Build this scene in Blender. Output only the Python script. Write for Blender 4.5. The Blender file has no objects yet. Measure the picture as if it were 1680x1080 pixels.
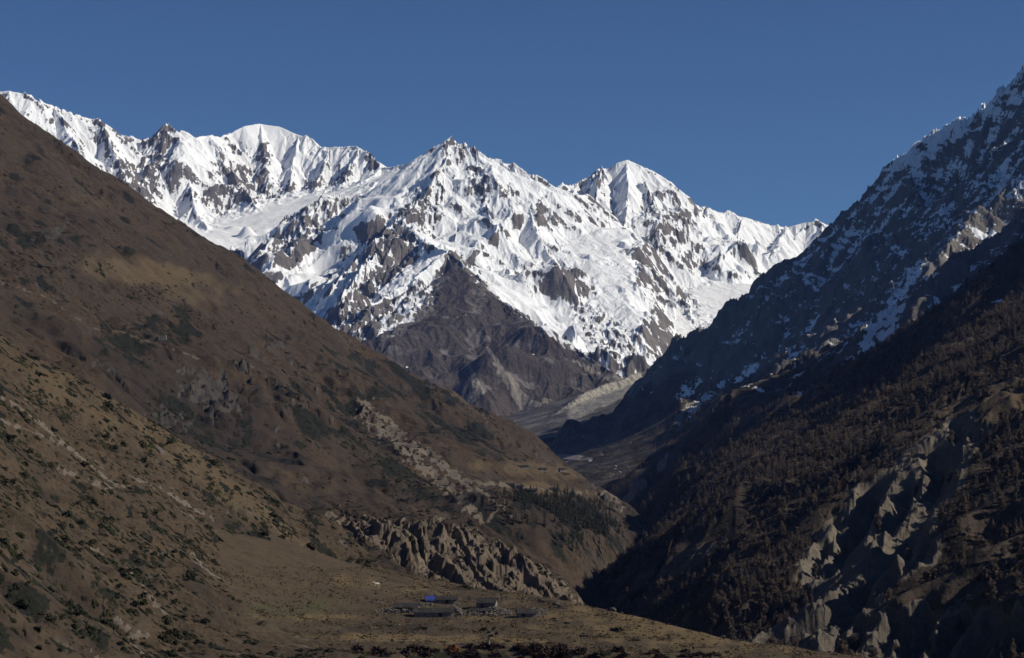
import bpy, math, random
import numpy as np

C = bpy.context.scene.collection
R = math.radians

# ------------------------------------------------------------------ camera
F_PX = 3369.0            # focal length in pixels of a 1680 px wide frame
PITCH = math.atan(160.0 / F_PX)
cam_d = bpy.data.cameras.new("camera")
cam_d.sensor_width = 36.0
cam_d.lens = 36.0 * F_PX / 1680.0
cam_d.clip_start = 1.0
cam_d.clip_end = 60000.0
cam = bpy.data.objects.new("camera", cam_d)
C.objects.link(cam)
cam.location = (0, 0, 0)
cam.rotation_euler = (math.pi / 2 + PITCH, 0, 0)
bpy.context.scene.camera = cam

# ------------------------------------------------------------------ sky, sun, exposure
SUN_EL, SUN_AZ = 34.0, 97.0      # azimuth clockwise from the view direction
world = bpy.data.worlds.new("World")
bpy.context.scene.world = world
world.use_nodes = True
wn = world.node_tree
bg = wn.nodes["Background"]
sky = wn.nodes.new("ShaderNodeTexSky")
sky.sky_type = 'NISHITA'
sky.sun_disc = False
sky.sun_elevation = R(SUN_EL)
sky.sun_rotation = R(SUN_AZ)
sky.altitude = 5000.0
sky.air_density = 1.0
sky.dust_density = 0.0
sky.ozone_density = 9.0
wn.links.new(sky.outputs[0], bg.inputs[0])
bg.inputs[1].default_value = 0.063

sun_d = bpy.data.lights.new("sun", 'SUN')
sun_d.energy = 4.0
sun_d.angle = R(0.5)
sun_d.color = (1.0, 0.965, 0.915)
sun = bpy.data.objects.new("sun", sun_d)
C.objects.link(sun)
sun.rotation_euler = (R(90.0 - SUN_EL), 0, R(180.0 - SUN_AZ))

vs = bpy.context.scene.view_settings
vs.view_transform = 'Standard'
vs.look = 'None'
vs.exposure = 0.0
vs.gamma = 1.0
bpy.context.scene.cycles.max_bounces = 4
bpy.context.scene.cycles.diffuse_bounces = 2
bpy.context.scene.cycles.transparent_max_bounces = 4

# ------------------------------------------------------------------ helpers: picture <-> place
cp, sp = math.cos(PITCH), math.sin(PITCH)

def at(px, py, d):
    """The point seen at photo pixel (px, py) that lies d metres ahead."""
    a, b = (px - 840.0) / F_PX, (540.0 - py) / F_PX
    vy, vz = cp - b * sp, sp + b * cp
    return (a * d / vy, d, vz * d / vy)

def project(X, Y, Z):
    dep = Y * cp + Z * sp
    up = -Y * sp + Z * cp
    return 840.0 + F_PX * X / dep, 540.0 - F_PX * up / dep

# ------------------------------------------------------------------ helpers: noise
_r = np.random.RandomState(7)
PERM = _r.permutation(512).astype(np.int32)
PERM2 = _r.permutation(512).astype(np.int32)
GX = np.cos(np.arange(512) / 512 * 2 * np.pi).astype(np.float32)
GY = np.sin(np.arange(512) / 512 * 2 * np.pi).astype(np.float32)
RNDX = _r.rand(512).astype(np.float32)
RNDY = _r.rand(512).astype(np.float32)

def hsh(ix, iy, seed):
    return PERM[(PERM2[(ix + seed * 37) & 511] + iy * 7 + seed * 101) & 511]

def perlin(x, y, seed=0):
    x = np.asarray(x, np.float32); y = np.asarray(y, np.float32)
    fx, fy = np.floor(x), np.floor(y)
    ix, iy = fx.astype(np.int32), fy.astype(np.int32)
    fx, fy = x - fx, y - fy
    u = fx * fx * fx * (fx * (fx * 6 - 15) + 10)
    v = fy * fy * fy * (fy * (fy * 6 - 15) + 10)
    def g(a, b):
        h = hsh(ix + a, iy + b, seed)
        return GX[h] * (fx - a) + GY[h] * (fy - b)
    n0 = g(0, 0) * (1 - u) + g(1, 0) * u
    n1 = g(0, 1) * (1 - u) + g(1, 1) * u
    return (n0 * (1 - v) + n1 * v) * 1.5

def fbm(x, y, octs=4, seed=0, gain=0.5, lac=2.03):
    s, a, f = 0.0, 1.0, 1.0
    for o in range(octs):
        s = s + a * perlin(x * f + 3.7 * o, y * f - 5.1 * o, seed + o)
        a *= gain; f *= lac
    return s

def ridged(x, y, octs=4, seed=0, gain=0.5, lac=2.07):
    s, a, f, w = 0.0, 1.0, 1.0, 1.0
    for o in range(octs):
        n = 1.0 - np.abs(perlin(x * f + 1.7 * o, y * f + 9.1 * o, seed + o)) * 1.6
        n = n * n * w
        s = s + a * n
        w = np.clip(n * 1.6, 0, 1)
        a *= gain; f *= lac
    return s

def facets(x, y, seed=0, tilt=1.0, step=0.5):
    """Angular broken rock: each cell of a scattered mosaic is its own tilted plane (about -1..1)."""
    fx, fy = np.floor(x), np.floor(y)
    ix, iy = fx.astype(np.int32), fy.astype(np.int32)
    fx, fy = x - fx, y - fy
    best = np.full(np.shape(x), 9.0, np.float32); out = np.zeros(np.shape(x), np.float32)
    for i in (-1, 0, 1):
        for j in (-1, 0, 1):
            h = hsh(ix + i, iy + j, seed)
            vx = fx - i - RNDX[h]; vy = fy - j - RNDY[h]
            d = vx * vx + vy * vy
            k2 = (h * 7 + 13) & 511
            val = tilt * (GX[k2] * vx + GY[k2] * vy) * 1.4 + step * (RNDX[k2] * 2 - 1)
            m = d < best
            out = np.where(m, val, out); best = np.where(m, d, best)
    return out

def broken(F, scale, seed, amp, mask=1.0, stretch=1.0):
    """Crags of several sizes."""
    x, y = F.X / scale, F.Y / (scale * stretch)
    wx, wy = x + 0.3 * perlin(x * 1.3, y * 1.3, seed), y + 0.3 * perlin(x * 1.3 + 9, y * 1.3, seed + 1)
    return amp * mask * (facets(wx, wy, seed) + 0.5 * facets(wx * 2.1, wy * 2.1, seed + 2) + 0.28 * facets(wx * 4.3, wy * 4.3, seed + 3))

def sstep(a, b, x):
    t = np.clip((x - a) / (b - a), 0, 1)
    return t * t * (3 - 2 * t)

# ------------------------------------------------------------------ helpers: height fields
class Field:
    """A fan-shaped grid of ground seen from the valley: columns run away from the viewer, heights are in metres."""
    def __init__(s, px0, px1, nx, y0, y1, ny, power=1.0, hint=()):
        s.nx, s.ny = nx, ny
        u = (np.linspace(px0, px1, nx) - 840.0) / F_PX
        t = np.linspace(0, 1, ny)
        y = y0 + (y1 - y0) * t if power == 1.0 else (y0 ** (1 - power) + (y1 ** (1 - power) - y0 ** (1 - power)) * t) ** (1 / (1 - power))
        s.u, s.yv = u, y
        s.Y = np.repeat(y[:, None], nx, 1).astype(np.float32)
        s.X = (u[None, :] * y[:, None]).astype(np.float32)
        s.U = np.repeat(u[None, :], ny, 0).astype(np.float32)
        s.Z = np.zeros_like(s.X)

    def grad(s, Z=None):
        Z = s.Z if Z is None else Z
        zu = np.gradient(Z, s.u.astype(np.float32), axis=1)
        zy = np.gradient(Z, s.yv.astype(np.float32), axis=0)
        gx = zu / s.Y
        return gx, zy - gx * s.U

def blur(Z, r):
    for ax in (0, 1):
        for _ in range(2):
            P = np.concatenate([np.repeat(Z.take([0], ax), r + 1, ax), Z, np.repeat(Z.take([-1], ax), r, ax)], ax).astype(np.float64)
            c = np.cumsum(P, ax)
            n = Z.shape[ax]
            Z = ((c.take(range(2 * r + 1, 2 * r + 1 + n), ax) - c.take(range(0, n), ax)) / (2 * r + 1)).astype(np.float32)
    return Z

def tps(F, pts, smooth=0.0):
    """A smooth surface through scattered ground points (x, y, z)."""
    P = np.array(pts, float)
    c = P[:, :2].mean(0); sc = max(np.ptp(P[:, 0]), np.ptp(P[:, 1]))
    q = (P[:, :2] - c) / sc
    n = len(q)
    def phi(r2):
        return np.where(r2 > 1e-12, 0.5 * r2 * np.log(np.maximum(r2, 1e-12)), 0)
    K = phi(((q[:, None] - q[None]) ** 2).sum(-1)) + np.eye(n) * smooth
    A = np.zeros((n + 3, n + 3)); A[:n, :n] = K
    A[:n, n] = 1; A[:n, n + 1:] = q; A[n, :n] = 1; A[n + 1:, :n] = q.T
    w = np.linalg.solve(A, np.concatenate([P[:, 2], np.zeros(3)]))
    qx = ((F.X - c[0]) / sc).astype(np.float32); qy = ((F.Y - c[1]) / sc).astype(np.float32)
    Z = (w[n] + w[n + 1] * qx + w[n + 2] * qy).astype(np.float32)
    for i in range(n):
        r2 = (qx - np.float32(q[i, 0])) ** 2 + (qy - np.float32(q[i, 1])) ** 2 + np.float32(1e-12)
        Z += np.float32(0.5 * w[i]) * r2 * np.log(r2)
    return Z

def seg_iter(line):
    for a, b in zip(line[:-1], line[1:]):
        yield a, b

def ridge_field(F, lines, warp=None):
    """Highest of all ridges: each ridge is (points, left slope, right slope, flattening length)."""
    H = np.full_like(F.X, -1e9)
    for pts, sl, sr, L in lines:
        for (ax, ay, az), (bx, by, bz) in seg_iter(pts):
            dx, dy = bx - ax, by - ay
            l2 = dx * dx + dy * dy + 1e-6
            t = np.clip(((F.X - ax) * dx + (F.Y - ay) * dy) / l2, 0, 1)
            ex, ey = F.X - (ax + t * dx), F.Y - (ay + t * dy)
            d = np.sqrt(ex * ex + ey * ey)
            if warp is not None:
                d = d * warp
            side = dx * ey - dy * ex
            s = np.where(side > 0, np.float32(sl), np.float32(sr))
            z = az + t * (bz - az) - s * L * np.log1p(d / L)
            np.maximum(H, z, out=H)
    return H

def line_dist(F, pts):
    """Distance to a polyline, parameter along it (0..1) and side (+ left)."""
    D = np.full_like(F.X, 1e9); T = np.zeros_like(F.X); S = np.zeros_like(F.X); ZL = np.zeros_like(F.X)
    n = len(pts) - 1
    for i, (a, b) in enumerate(seg_iter(pts)):
        dx, dy = b[0] - a[0], b[1] - a[1]
        l2 = dx * dx + dy * dy + 1e-6
        t = np.clip(((F.X - a[0]) * dx + (F.Y - a[1]) * dy) / l2, 0, 1)
        ex, ey = F.X - (a[0] + t * dx), F.Y - (a[1] + t * dy)
        d = np.sqrt(ex * ex + ey * ey)
        m = d < D
        D[m] = d[m]; T[m] = (t[m] + i) / n; S[m] = (dx * ey - dy * ex)[m]
        ZL[m] = (a[2] + t * (b[2] - a[2]))[m]
    return D, T, S, ZL

def smax(a, b, k):
    h = np.clip(0.5 + 0.5 * (a - b) / k, 0, 1)
    return b + (a - b) * h + k * h * (1 - h)

def gullies(F, Z, wave, amp, octs=4, seed=0, gain=0.5, sharp=0.6, dirs=None, mask=1.0, steer=1.0, smin=0.15, smax_=0.7):
    """Fall-line gullies and flutes: cosine furrows laid across the slope, finer ones branching off coarser ones."""
    gx, gy = F.grad(Z) if dirs is None else dirs
    gx = gx.copy(); gy = gy.copy()
    out = np.zeros_like(Z)
    f, a = 1.0 / wave, amp
    for o in range(octs):
        s = np.sqrt(gx * gx + gy * gy) + 1e-6
        px, py = -gy / s, gx / s
        x, y = F.X * f, F.Y * f
        fx, fy = np.floor(x), np.floor(y)
        ix, iy = fx.astype(np.int32), fy.astype(np.int32)
        fx, fy = x - fx, y - fy
        cs = np.zeros_like(Z); sn = np.zeros_like(Z); W = np.full_like(Z, 1e-6)
        for i in (-1, 0, 1):
            for j in (-1, 0, 1):
                h = hsh(ix + i, iy + j, seed + o * 5)
                vx = fx - i - RNDX[h]; vy = fy - j - RNDY[h]
                w = np.exp(-2.2 * (vx * vx + vy * vy))
                ph = (vx * px + vy * py) * np.float32(2 * math.pi) + RNDX[(h + 99) & 511] * 1.2
                cs += w * np.cos(ph); sn += w * np.sin(ph); W += w
        cs /= W; sn /= W
        mag = np.sqrt(cs * cs + sn * sn) + 1e-6
        pk = cs / mag
        rid = 1.0 - 2.0 * np.sqrt(np.clip(0.5 - 0.5 * pk, 0, 1))          # sharp crests, rounded troughs
        prof = (sharp * rid + (1 - sharp) * pk) * np.clip(mag * 1.4, 0, 1)
        k = sstep(smin, smax_, s)
        out += a * prof * k * mask
        dcs = -2 * math.pi * f * a * (sn / mag) * k * steer
        gx += dcs * px; gy += dcs * py
        f *= 2.05; a *= gain
    return out

def blob(F, px, py, items, edge=0.35, nz=0.25, freq=0.03, seed=50):
    """Patches of ground cover: ellipses (cx, cy, rx, ry, turn, weight) with ragged rims."""
    out = np.zeros_like(F.X)
    n = fbm(px * freq, py * freq, 4, seed) * nz
    for cx, cy, rx, ry, rot, w in items:
        c, s = math.cos(R(rot)), math.sin(R(rot))
        dx, dy = px - cx, py - cy
        a, b = (dx * c + dy * s) / rx, (-dx * s + dy * c) / ry
        d = np.sqrt(a * a + b * b) + n
        v = w * (1 - sstep(1 - edge, 1 + edge, d))
        out = np.where(np.abs(v) > np.abs(out), v, out)
    return out

def streak(px, py, pts, w0, w1=None, freq=0.06, wob=0.6, seed=60):
    """Long narrow patches along a polyline in the ground cover: 1 in the middle, 0 outside."""
    w1 = w0 if w1 is None else w1
    best = np.full(px.shape, -9.0, np.float32)
    n = fbm(px * freq, py * freq, 3, seed) * wob
    N = len(pts) - 1
    for i, (a, b) in enumerate(seg_iter(pts)):
        dx, dy = b[0] - a[0], b[1] - a[1]
        t = np.clip(((px - a[0]) * dx + (py - a[1]) * dy) / (dx * dx + dy * dy + 1e-6), 0, 1)
        d = np.hypot(px - a[0] - t * dx, py - a[1] - t * dy)
        w = w0 + (w1 - w0) * (i + t) / N
        np.maximum(best, 1 - d / w + n, out=best)
    return sstep(0.0, 0.6, best)

def inside(px, py, poly):
    m = np.zeros(px.shape, bool)
    n = len(poly)
    for i in range(n):
        x1, y1 = poly[i]; x2, y2 = poly[(i + 1) % n]
        if y1 == y2:
            continue
        c = (py < max(y1, y2)) & (py >= min(y1, y2)) & (px < (x2 - x1) * (py - y1) / (y2 - y1) + x1)
        m ^= c
    return m

def poly_soft(px, py, poly, soft, freq=0.04, amp=8.0, seed=70):
    """Soft-edged polygon mask with a ragged rim, soft in pixels of the photograph."""
    nx = fbm(px * freq, py * freq, 4, seed) * amp
    ny = fbm(px * freq + 31, py * freq + 17, 4, seed + 9) * amp
    qx, qy = px + nx, py + ny
    m = inside(qx, qy, poly)
    D = np.full(px.shape, 1e9, np.float32)
    n = len(poly)
    for i in range(n):
        a, b = poly[i], poly[(i + 1) % n]
        dx, dy = b[0] - a[0], b[1] - a[1]
        t = np.clip(((qx - a[0]) * dx + (qy - a[1]) * dy) / (dx * dx + dy * dy + 1e-6), 0, 1)
        np.minimum(D, np.hypot(qx - a[0] - t * dx, qy - a[1] - t * dy), out=D)
    return np.clip(0.5 + np.where(m, D, -D) / soft * 0.5, 0, 1)

def build_field(name, F, mat, cover, keep=None, tone=None):
    ny, nx = F.ny, F.nx
    co = np.stack([F.X, F.Y, F.Z], -1).reshape(-1, 3).astype(np.float32)
    i = np.arange(ny * nx, dtype=np.int32).reshape(ny, nx)
    q = np.stack([i[:-1, :-1], i[:-1, 1:], i[1:, 1:], i[1:, :-1]], -1).reshape(-1, 4)
    if keep is not None:
        k = (keep[:-1, :-1] | keep[:-1, 1:] | keep[1:, 1:] | keep[1:, :-1]).reshape(-1)
        q = q[k]
    me = bpy.data.meshes.new(name)
    me.vertices.add(len(co)); me.vertices.foreach_set("co", co.ravel())
    me.loops.add(q.size); me.loops.foreach_set("vertex_index", q.ravel())
    me.polygons.add(len(q))
    me.polygons.foreach_set("loop_start", np.arange(len(q), dtype=np.int32) * 4)
    me.polygons.foreach_set("use_smooth", np.ones(len(q), bool))
    at_ = me.attributes.new("cover", 'FLOAT_COLOR', 'POINT')
    at_.data.foreach_set("color", np.stack(cover, -1).reshape(-1).astype(np.float32))
    if tone is not None:
        t_ = me.attributes.new("tone", 'FLOAT_COLOR', 'POINT')
        t_.data.foreach_set("color", np.stack([np.clip(t, 0, 1) for t in tone] + [np.ones_like(tone[0])], -1).reshape(-1).astype(np.float32))
    me.update()
    me.materials.append(mat)
    o = bpy.data.objects.new(name, me)
    C.objects.link(o)
    return o

def height_at(F, x, y):
    """Ground height of a field at plan position x, y."""
    u = x / y
    fi = np.interp(u, F.u, np.arange(F.nx)); fj = np.interp(y, F.yv, np.arange(F.ny))
    i = min(int(fi), F.nx - 2); j = min(int(fj), F.ny - 2)
    a, b = fi - i, fj - j
    Z = F.Z
    return float((Z[j, i] * (1 - a) + Z[j, i + 1] * a) * (1 - b) + (Z[j + 1, i] * (1 - a) + Z[j + 1, i + 1] * a) * b)

def heights(F, x, y):
    u = x / y
    fi = np.interp(u, F.u, np.arange(F.nx)); fj = np.interp(y, F.yv, np.arange(F.ny))
    i = np.clip(fi.astype(int), 0, F.nx - 2); j = np.clip(fj.astype(int), 0, F.ny - 2)
    a, b = fi - i, fj - j
    Z = F.Z
    z = (Z[j, i] * (1 - a) + Z[j, i + 1] * a) * (1 - b) + (Z[j + 1, i] * (1 - a) + Z[j + 1, i + 1] * a) * b
    return np.where((u < F.u[0]) | (u > F.u[-1]) | (y < F.yv[0]) | (y > F.yv[-1]), -999.0, z)

def look(F, px, py, d0=None, d1=None):
    """Where the line of sight through photo pixel (px, py) first meets the ground F."""
    d = np.linspace(d0 or F.yv[0], d1 or F.yv[-1], 6000)
    ux, uy, uz = at(px, py, 1.0)
    g = heights(F, ux * d, d) - uz * d
    k = np.argmax(g > 0) if (g > 0).any() else np.argmax(g)
    d = float(d[k])
    return (ux * d, d, height_at(F, ux * d, d))

def on(F, pts):
    """Points of the ground F seen at these photo pixels."""
    return [look(F, *p) for p in pts]

# ------------------------------------------------------------------ materials
class NT:
    def __init__(s, name):
        s.m = bpy.data.materials.new(name); s.m.use_nodes = True
        s.t = s.m.node_tree; s.b = s.t.nodes["Principled BSDF"]
        s.b.inputs["Specular IOR Level"].default_value = 0.15
        s.b.inputs["Roughness"].default_value = 0.9
    def n(s, typ, **kw):
        o = s.t.nodes.new(typ)
        for k, v in kw.items(): setattr(o, k, v)
        return o
    def link(s, a, b): s.t.links.new(a, b)
    def noise(s, vec, scale, detail=4, rough=0.55):
        o = s.n("ShaderNodeTexNoise"); o.inputs["Scale"].default_value = scale
        o.inputs["Detail"].default_value = detail; o.inputs["Roughness"].default_value = rough
        s.link(vec, o.inputs["Vector"]); return o.outputs["Fac"]
    def math(s, op, a, b=None, c=None, clamp=False):
        o = s.n("ShaderNodeMath", operation=op, use_clamp=clamp)
        for i, v in enumerate((a, b, c)):
            if v is None: continue
            if isinstance(v, (int, float)): o.inputs[i].default_value = v
            else: s.link(v, o.inputs[i])
        return o.outputs[0]
    def mix(s, fac, a, b):
        o = s.n("ShaderNodeMix", data_type='RGBA')
        if isinstance(fac, (int, float)): o.inputs[0].default_value = fac
        else: s.link(fac, o.inputs[0])
        for k, v in ((6, a), (7, b)):
            if isinstance(v, tuple): o.inputs[k].default_value = (*v, 1)
            else: s.link(v, o.inputs[k])
        return o.outputs[2]
    def ramp(s, fac, lo, hi):
        o = s.n("ShaderNodeMapRange", interpolation_type='SMOOTHSTEP')
        s.link(fac, o.inputs[0]); o.inputs[1].default_value = lo; o.inputs[2].default_value = hi
        return o.outputs[0]

def ground_material(name, base, base2, rock, rock2, soil, veg, px_m, snow=(0.86, 0.87, 0.89), bump=0.6, speckle=0.9, heath=(0.036, 0.027, 0.021), gold=(0.115, 0.082, 0.046), green=(0.085, 0.078, 0.034)):
    """Ground whose cover (snow, rock, bare soil, shrubs) comes from the terrain, broken up by noise about px_m metres fine."""
    k = NT(name)
    pos = k.n("ShaderNodeNewGeometry").outputs["Position"]
    att = k.n("ShaderNodeAttribute", attribute_name="cover")
    sep = k.n("ShaderNodeSeparateColor"); k.link(att.outputs["Color"], sep.inputs[0])
    fine = k.noise(pos, 1.0 / (3 * px_m), 5, 0.62)
    mid = k.noise(pos, 1.0 / (16 * px_m), 5, 0.6)
    big = k.noise(pos, 1.0 / (90 * px_m), 4, 0.55)
    grain = k.math('SUBTRACT', k.math('ADD', k.math('MULTIPLY', fine, 0.55), k.math('MULTIPLY', mid, 0.45)), 0.5)
    def mask(sock, amt, lo, hi):
        return k.ramp(k.math('MULTIPLY_ADD', grain, amt, sock), lo, hi)
    sc = lambda c, f: tuple(x * f for x in c)
    g = k.mix(k.ramp(big, 0.35, 0.65), base, base2)
    g = k.mix(k.math('MULTIPLY', k.ramp(mid, 0.45, 0.65), 0.65), g, sc(base, 0.5))
    g = k.mix(k.math('MULTIPLY', k.ramp(fine, 0.5, 0.66), 0.6), g, sc(base2, 1.7))
    g = k.mix(k.math('MULTIPLY', k.ramp(fine, 0.46, 0.36), 0.6), g, sc(base, 0.42))
    ton = k.n("ShaderNodeAttribute", attribute_name="tone")
    ts = k.n("ShaderNodeSeparateColor"); k.link(ton.outputs["Color"], ts.inputs[0])
    soft = k.math('MULTIPLY', grain, 0.8)
    def wash(sock, c):
        m = k.math('MULTIPLY', k.ramp(k.math('ADD', sock, soft), 0.2, 0.8), k.math('MINIMUM', k.math('MULTIPLY', sock, 6.0), 1.0))
        return k.mix(k.math('MULTIPLY', m, 0.9), g, k.mix(k.ramp(fine, 0.35, 0.7), c, sc(c, 0.7)))
    g = wash(ts.outputs["Red"], heath); g = wash(ts.outputs["Green"], gold); g = wash(ts.outputs["Blue"], green)
    r = k.mix(k.ramp(mid, 0.3, 0.7), rock, rock2)
    r = k.mix(k.math('MULTIPLY', k.ramp(fine, 0.5, 0.75), 0.6), r, sc(rock, 0.5))
    so = k.mix(k.ramp(fine, 0.3, 0.7), soil, sc(soil, 0.62))
    v = k.mix(k.ramp(fine, 0.35, 0.65), veg, sc(veg, 0.5))
    col = k.mix(mask(sep.outputs["Green"], 0.9, 0.42, 0.58), g, r)
    col = k.mix(mask(att.outputs["Alpha"], 1.1, 0.44, 0.56), col, v)
    col = k.mix(mask(sep.outputs["Blue"], 0.9, 0.42, 0.62), col, so)
    sn = k.mix(k.math('MULTIPLY', k.ramp(mid, 0.35, 0.75), 0.5), snow, sc(snow, 0.9))
    snf = mask(sep.outputs["Red"], speckle, 0.44, 0.56)
    col = k.mix(snf, col, sn)
    k.link(col, k.b.inputs["Base Color"])
    bp = k.n("ShaderNodeBump"); bp.inputs["Strength"].default_value = bump
    bp.inputs["Distance"].default_value = px_m * 1.6
    amt = k.math('MULTIPLY', fine, k.math('SUBTRACT', 1.0, k.math('MULTIPLY', snf, 0.75)))
    k.link(amt, bp.inputs["Height"]); k.link(bp.outputs[0], k.b.inputs["Normal"])
    return k.m

BROWN, BROWN2 = (0.060, 0.040, 0.024), (0.046, 0.034, 0.024)
GREY, GREY2 = (0.075, 0.066, 0.056), (0.125, 0.106, 0.085)
SOIL, VEG = (0.17, 0.136, 0.102), (0.018, 0.018, 0.012)
mat_snowy = ground_material("snowy_rock", (0.070, 0.055, 0.045), (0.058, 0.047, 0.040), (0.105, 0.094, 0.088), (0.165, 0.145, 0.130), (0.25, 0.22, 0.185), (0.06, 0.05, 0.035), 4.6, speckle=1.5)
mat_crag = ground_material("frosted_crag", (0.085, 0.068, 0.05), (0.07, 0.058, 0.045), (0.13, 0.118, 0.108), (0.18, 0.16, 0.14), (0.25, 0.22, 0.185), (0.035, 0.028, 0.018), 2.2, speckle=2.2)
mat_hill = ground_material("brown_hillside", BROWN, BROWN2, (0.042, 0.038, 0.034), (0.072, 0.061, 0.050), SOIL, VEG, 0.9)
mat_near = ground_material("near_hillside", (0.074, 0.051, 0.030), (0.062, 0.044, 0.027), GREY, GREY2, SOIL, VEG, 0.4)
mat_forest = ground_material("forest_floor", (0.078, 0.056, 0.038), (0.062, 0.047, 0.034), (0.105, 0.088, 0.066), (0.165, 0.136, 0.098), (0.125, 0.105, 0.082), (0.03, 0.024, 0.016), 0.6)
mat_meadow = ground_material("dry_meadow", (0.085, 0.062, 0.034), (0.075, 0.052, 0.032), GREY, GREY2, (0.24, 0.19, 0.13), (0.03, 0.03, 0.016), 0.3, heath=(0.045, 0.034, 0.024), gold=(0.185, 0.128, 0.060))

def structure(o):
    o["kind"] = "structure"
    return o

def L(*pts):
    return [at(*p) for p in pts]

# ------------------------------------------------------------------ snow range
def ragged(F, scale, seed, amp, mask=1.0):
    return (ridged(F.X / scale, F.Y / scale, 5, seed, 0.52) - 0.9) * amp * mask

def snow_finish(name, F, rock_items, brown_poly=None, thr=1.0, seed=0, rough=14, snow_items=(), soil=(), flute=17, snow_lines=(), calm=()):
    """Furrows, crags and the snow line shared by the far peaks."""
    px, py = project(F.X, F.Y, F.Z)
    rk = blob(F, px, py, rock_items, seed=seed + 3, nz=0.45, freq=0.05)
    rk = np.clip(rk + 0.15 * fbm(F.X / 320, F.Y / 320, 4, seed + 11), 0, 1)
    br = poly_soft(px, py, brown_poly, 9, amp=5.0) if brown_poly is not None else 0.0 * px
    cm = 1 - blob(F, px, py, list(calm), edge=0.6, seed=seed + 6)
    base = F.Z.copy()
    F.Z = F.Z + cm * gullies(F, base, 300, flute, 5, seed, 0.5, 0.75, smin=0.2, smax_=0.7, mask=1 - br)
    if brown_poly is not None:
        F.Z = F.Z + gullies(F, base, 110, 5.5, 4, seed + 31, 0.5, 0.6, smin=0.1, smax_=0.5, mask=br)
    # ledges along the dipping beds
    bed = F.Z + 0.35 * F.X + 26 * fbm(F.X / 240, F.Y / 240, 3, seed + 15)
    lw = 30.0
    tri = np.abs(((bed / lw) % 1.0) - 0.5) * 2
    F.Z += cm * 5.0 * (tri - 0.5) * (0.15 + rk) * (1 - 0.8 * br) * (0.6 + 0.8 * perlin(F.X / 130, F.Y / 130, seed + 16))
    F.Z += cm * ragged(F, 120, seed + 5, rough, (0.12 + 0.7 * rk) * (1 - 0.6 * br))
    F.Z += cm * broken(F, 95, seed + 40, 9.0, (0.06 + 1.0 * rk) * (1 - 0.75 * br), 1.8)
    F.Z += fbm(F.X / 34, F.Y / 34, 3, seed + 8) * (0.9 + 4.6 * rk) * (1 - 0.6 * br)
    Zs = blur(F.Z, 2)
    gx, gy = F.grad(Zs)
    st = np.sqrt(gx * gx + gy * gy)
    hollow = np.clip((blur(F.Z, 7) - Zs) / 5.0, -1.5, 1.5)
    px, py = project(F.X, F.Y, F.Z)
    n1 = fbm(F.X / 65, F.Y / 150, 3, seed + 21)
    n2 = fbm(F.X / 14, F.Y / 60, 3, seed + 22) + 0.5 * fbm(F.X / 40, F.Y / 150, 2, seed + 23)
    sn = 0.74 + (thr - st) * 0.62 - 0.40 * rk + 0.12 * n1 + (0.12 + 0.50 * np.minimum(rk + 0.12, 1)) * n2 + 0.18 * hollow
    sn = sn + blob(F, px, py, list(snow_items), edge=0.6, seed=seed + 4)
    for pts, w0, w1, k in snow_lines:
        sn = sn + k * streak(px, py, pts, w0, w1)
    rock = np.ones_like(sn); so = np.zeros_like(sn)
    sn = sn - br * (1.45 - 0.5 * np.clip(hollow, 0, 1) * (n1 > 0.1))
    rock = rock - br * (0.75 + 0.5 * fbm(F.X / 90, F.Y / 90, 3, seed + 2))
    for pts, w0, w1 in soil:
        so = np.maximum(so, streak(px, py, pts, w0, w1))
    so = so * 0.8
    structure(build_field(name, F, mat_snowy, [np.clip(sn, 0, 1), np.clip(rock, 0, 1), so, np.zeros_like(sn)]))
    return F

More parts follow.
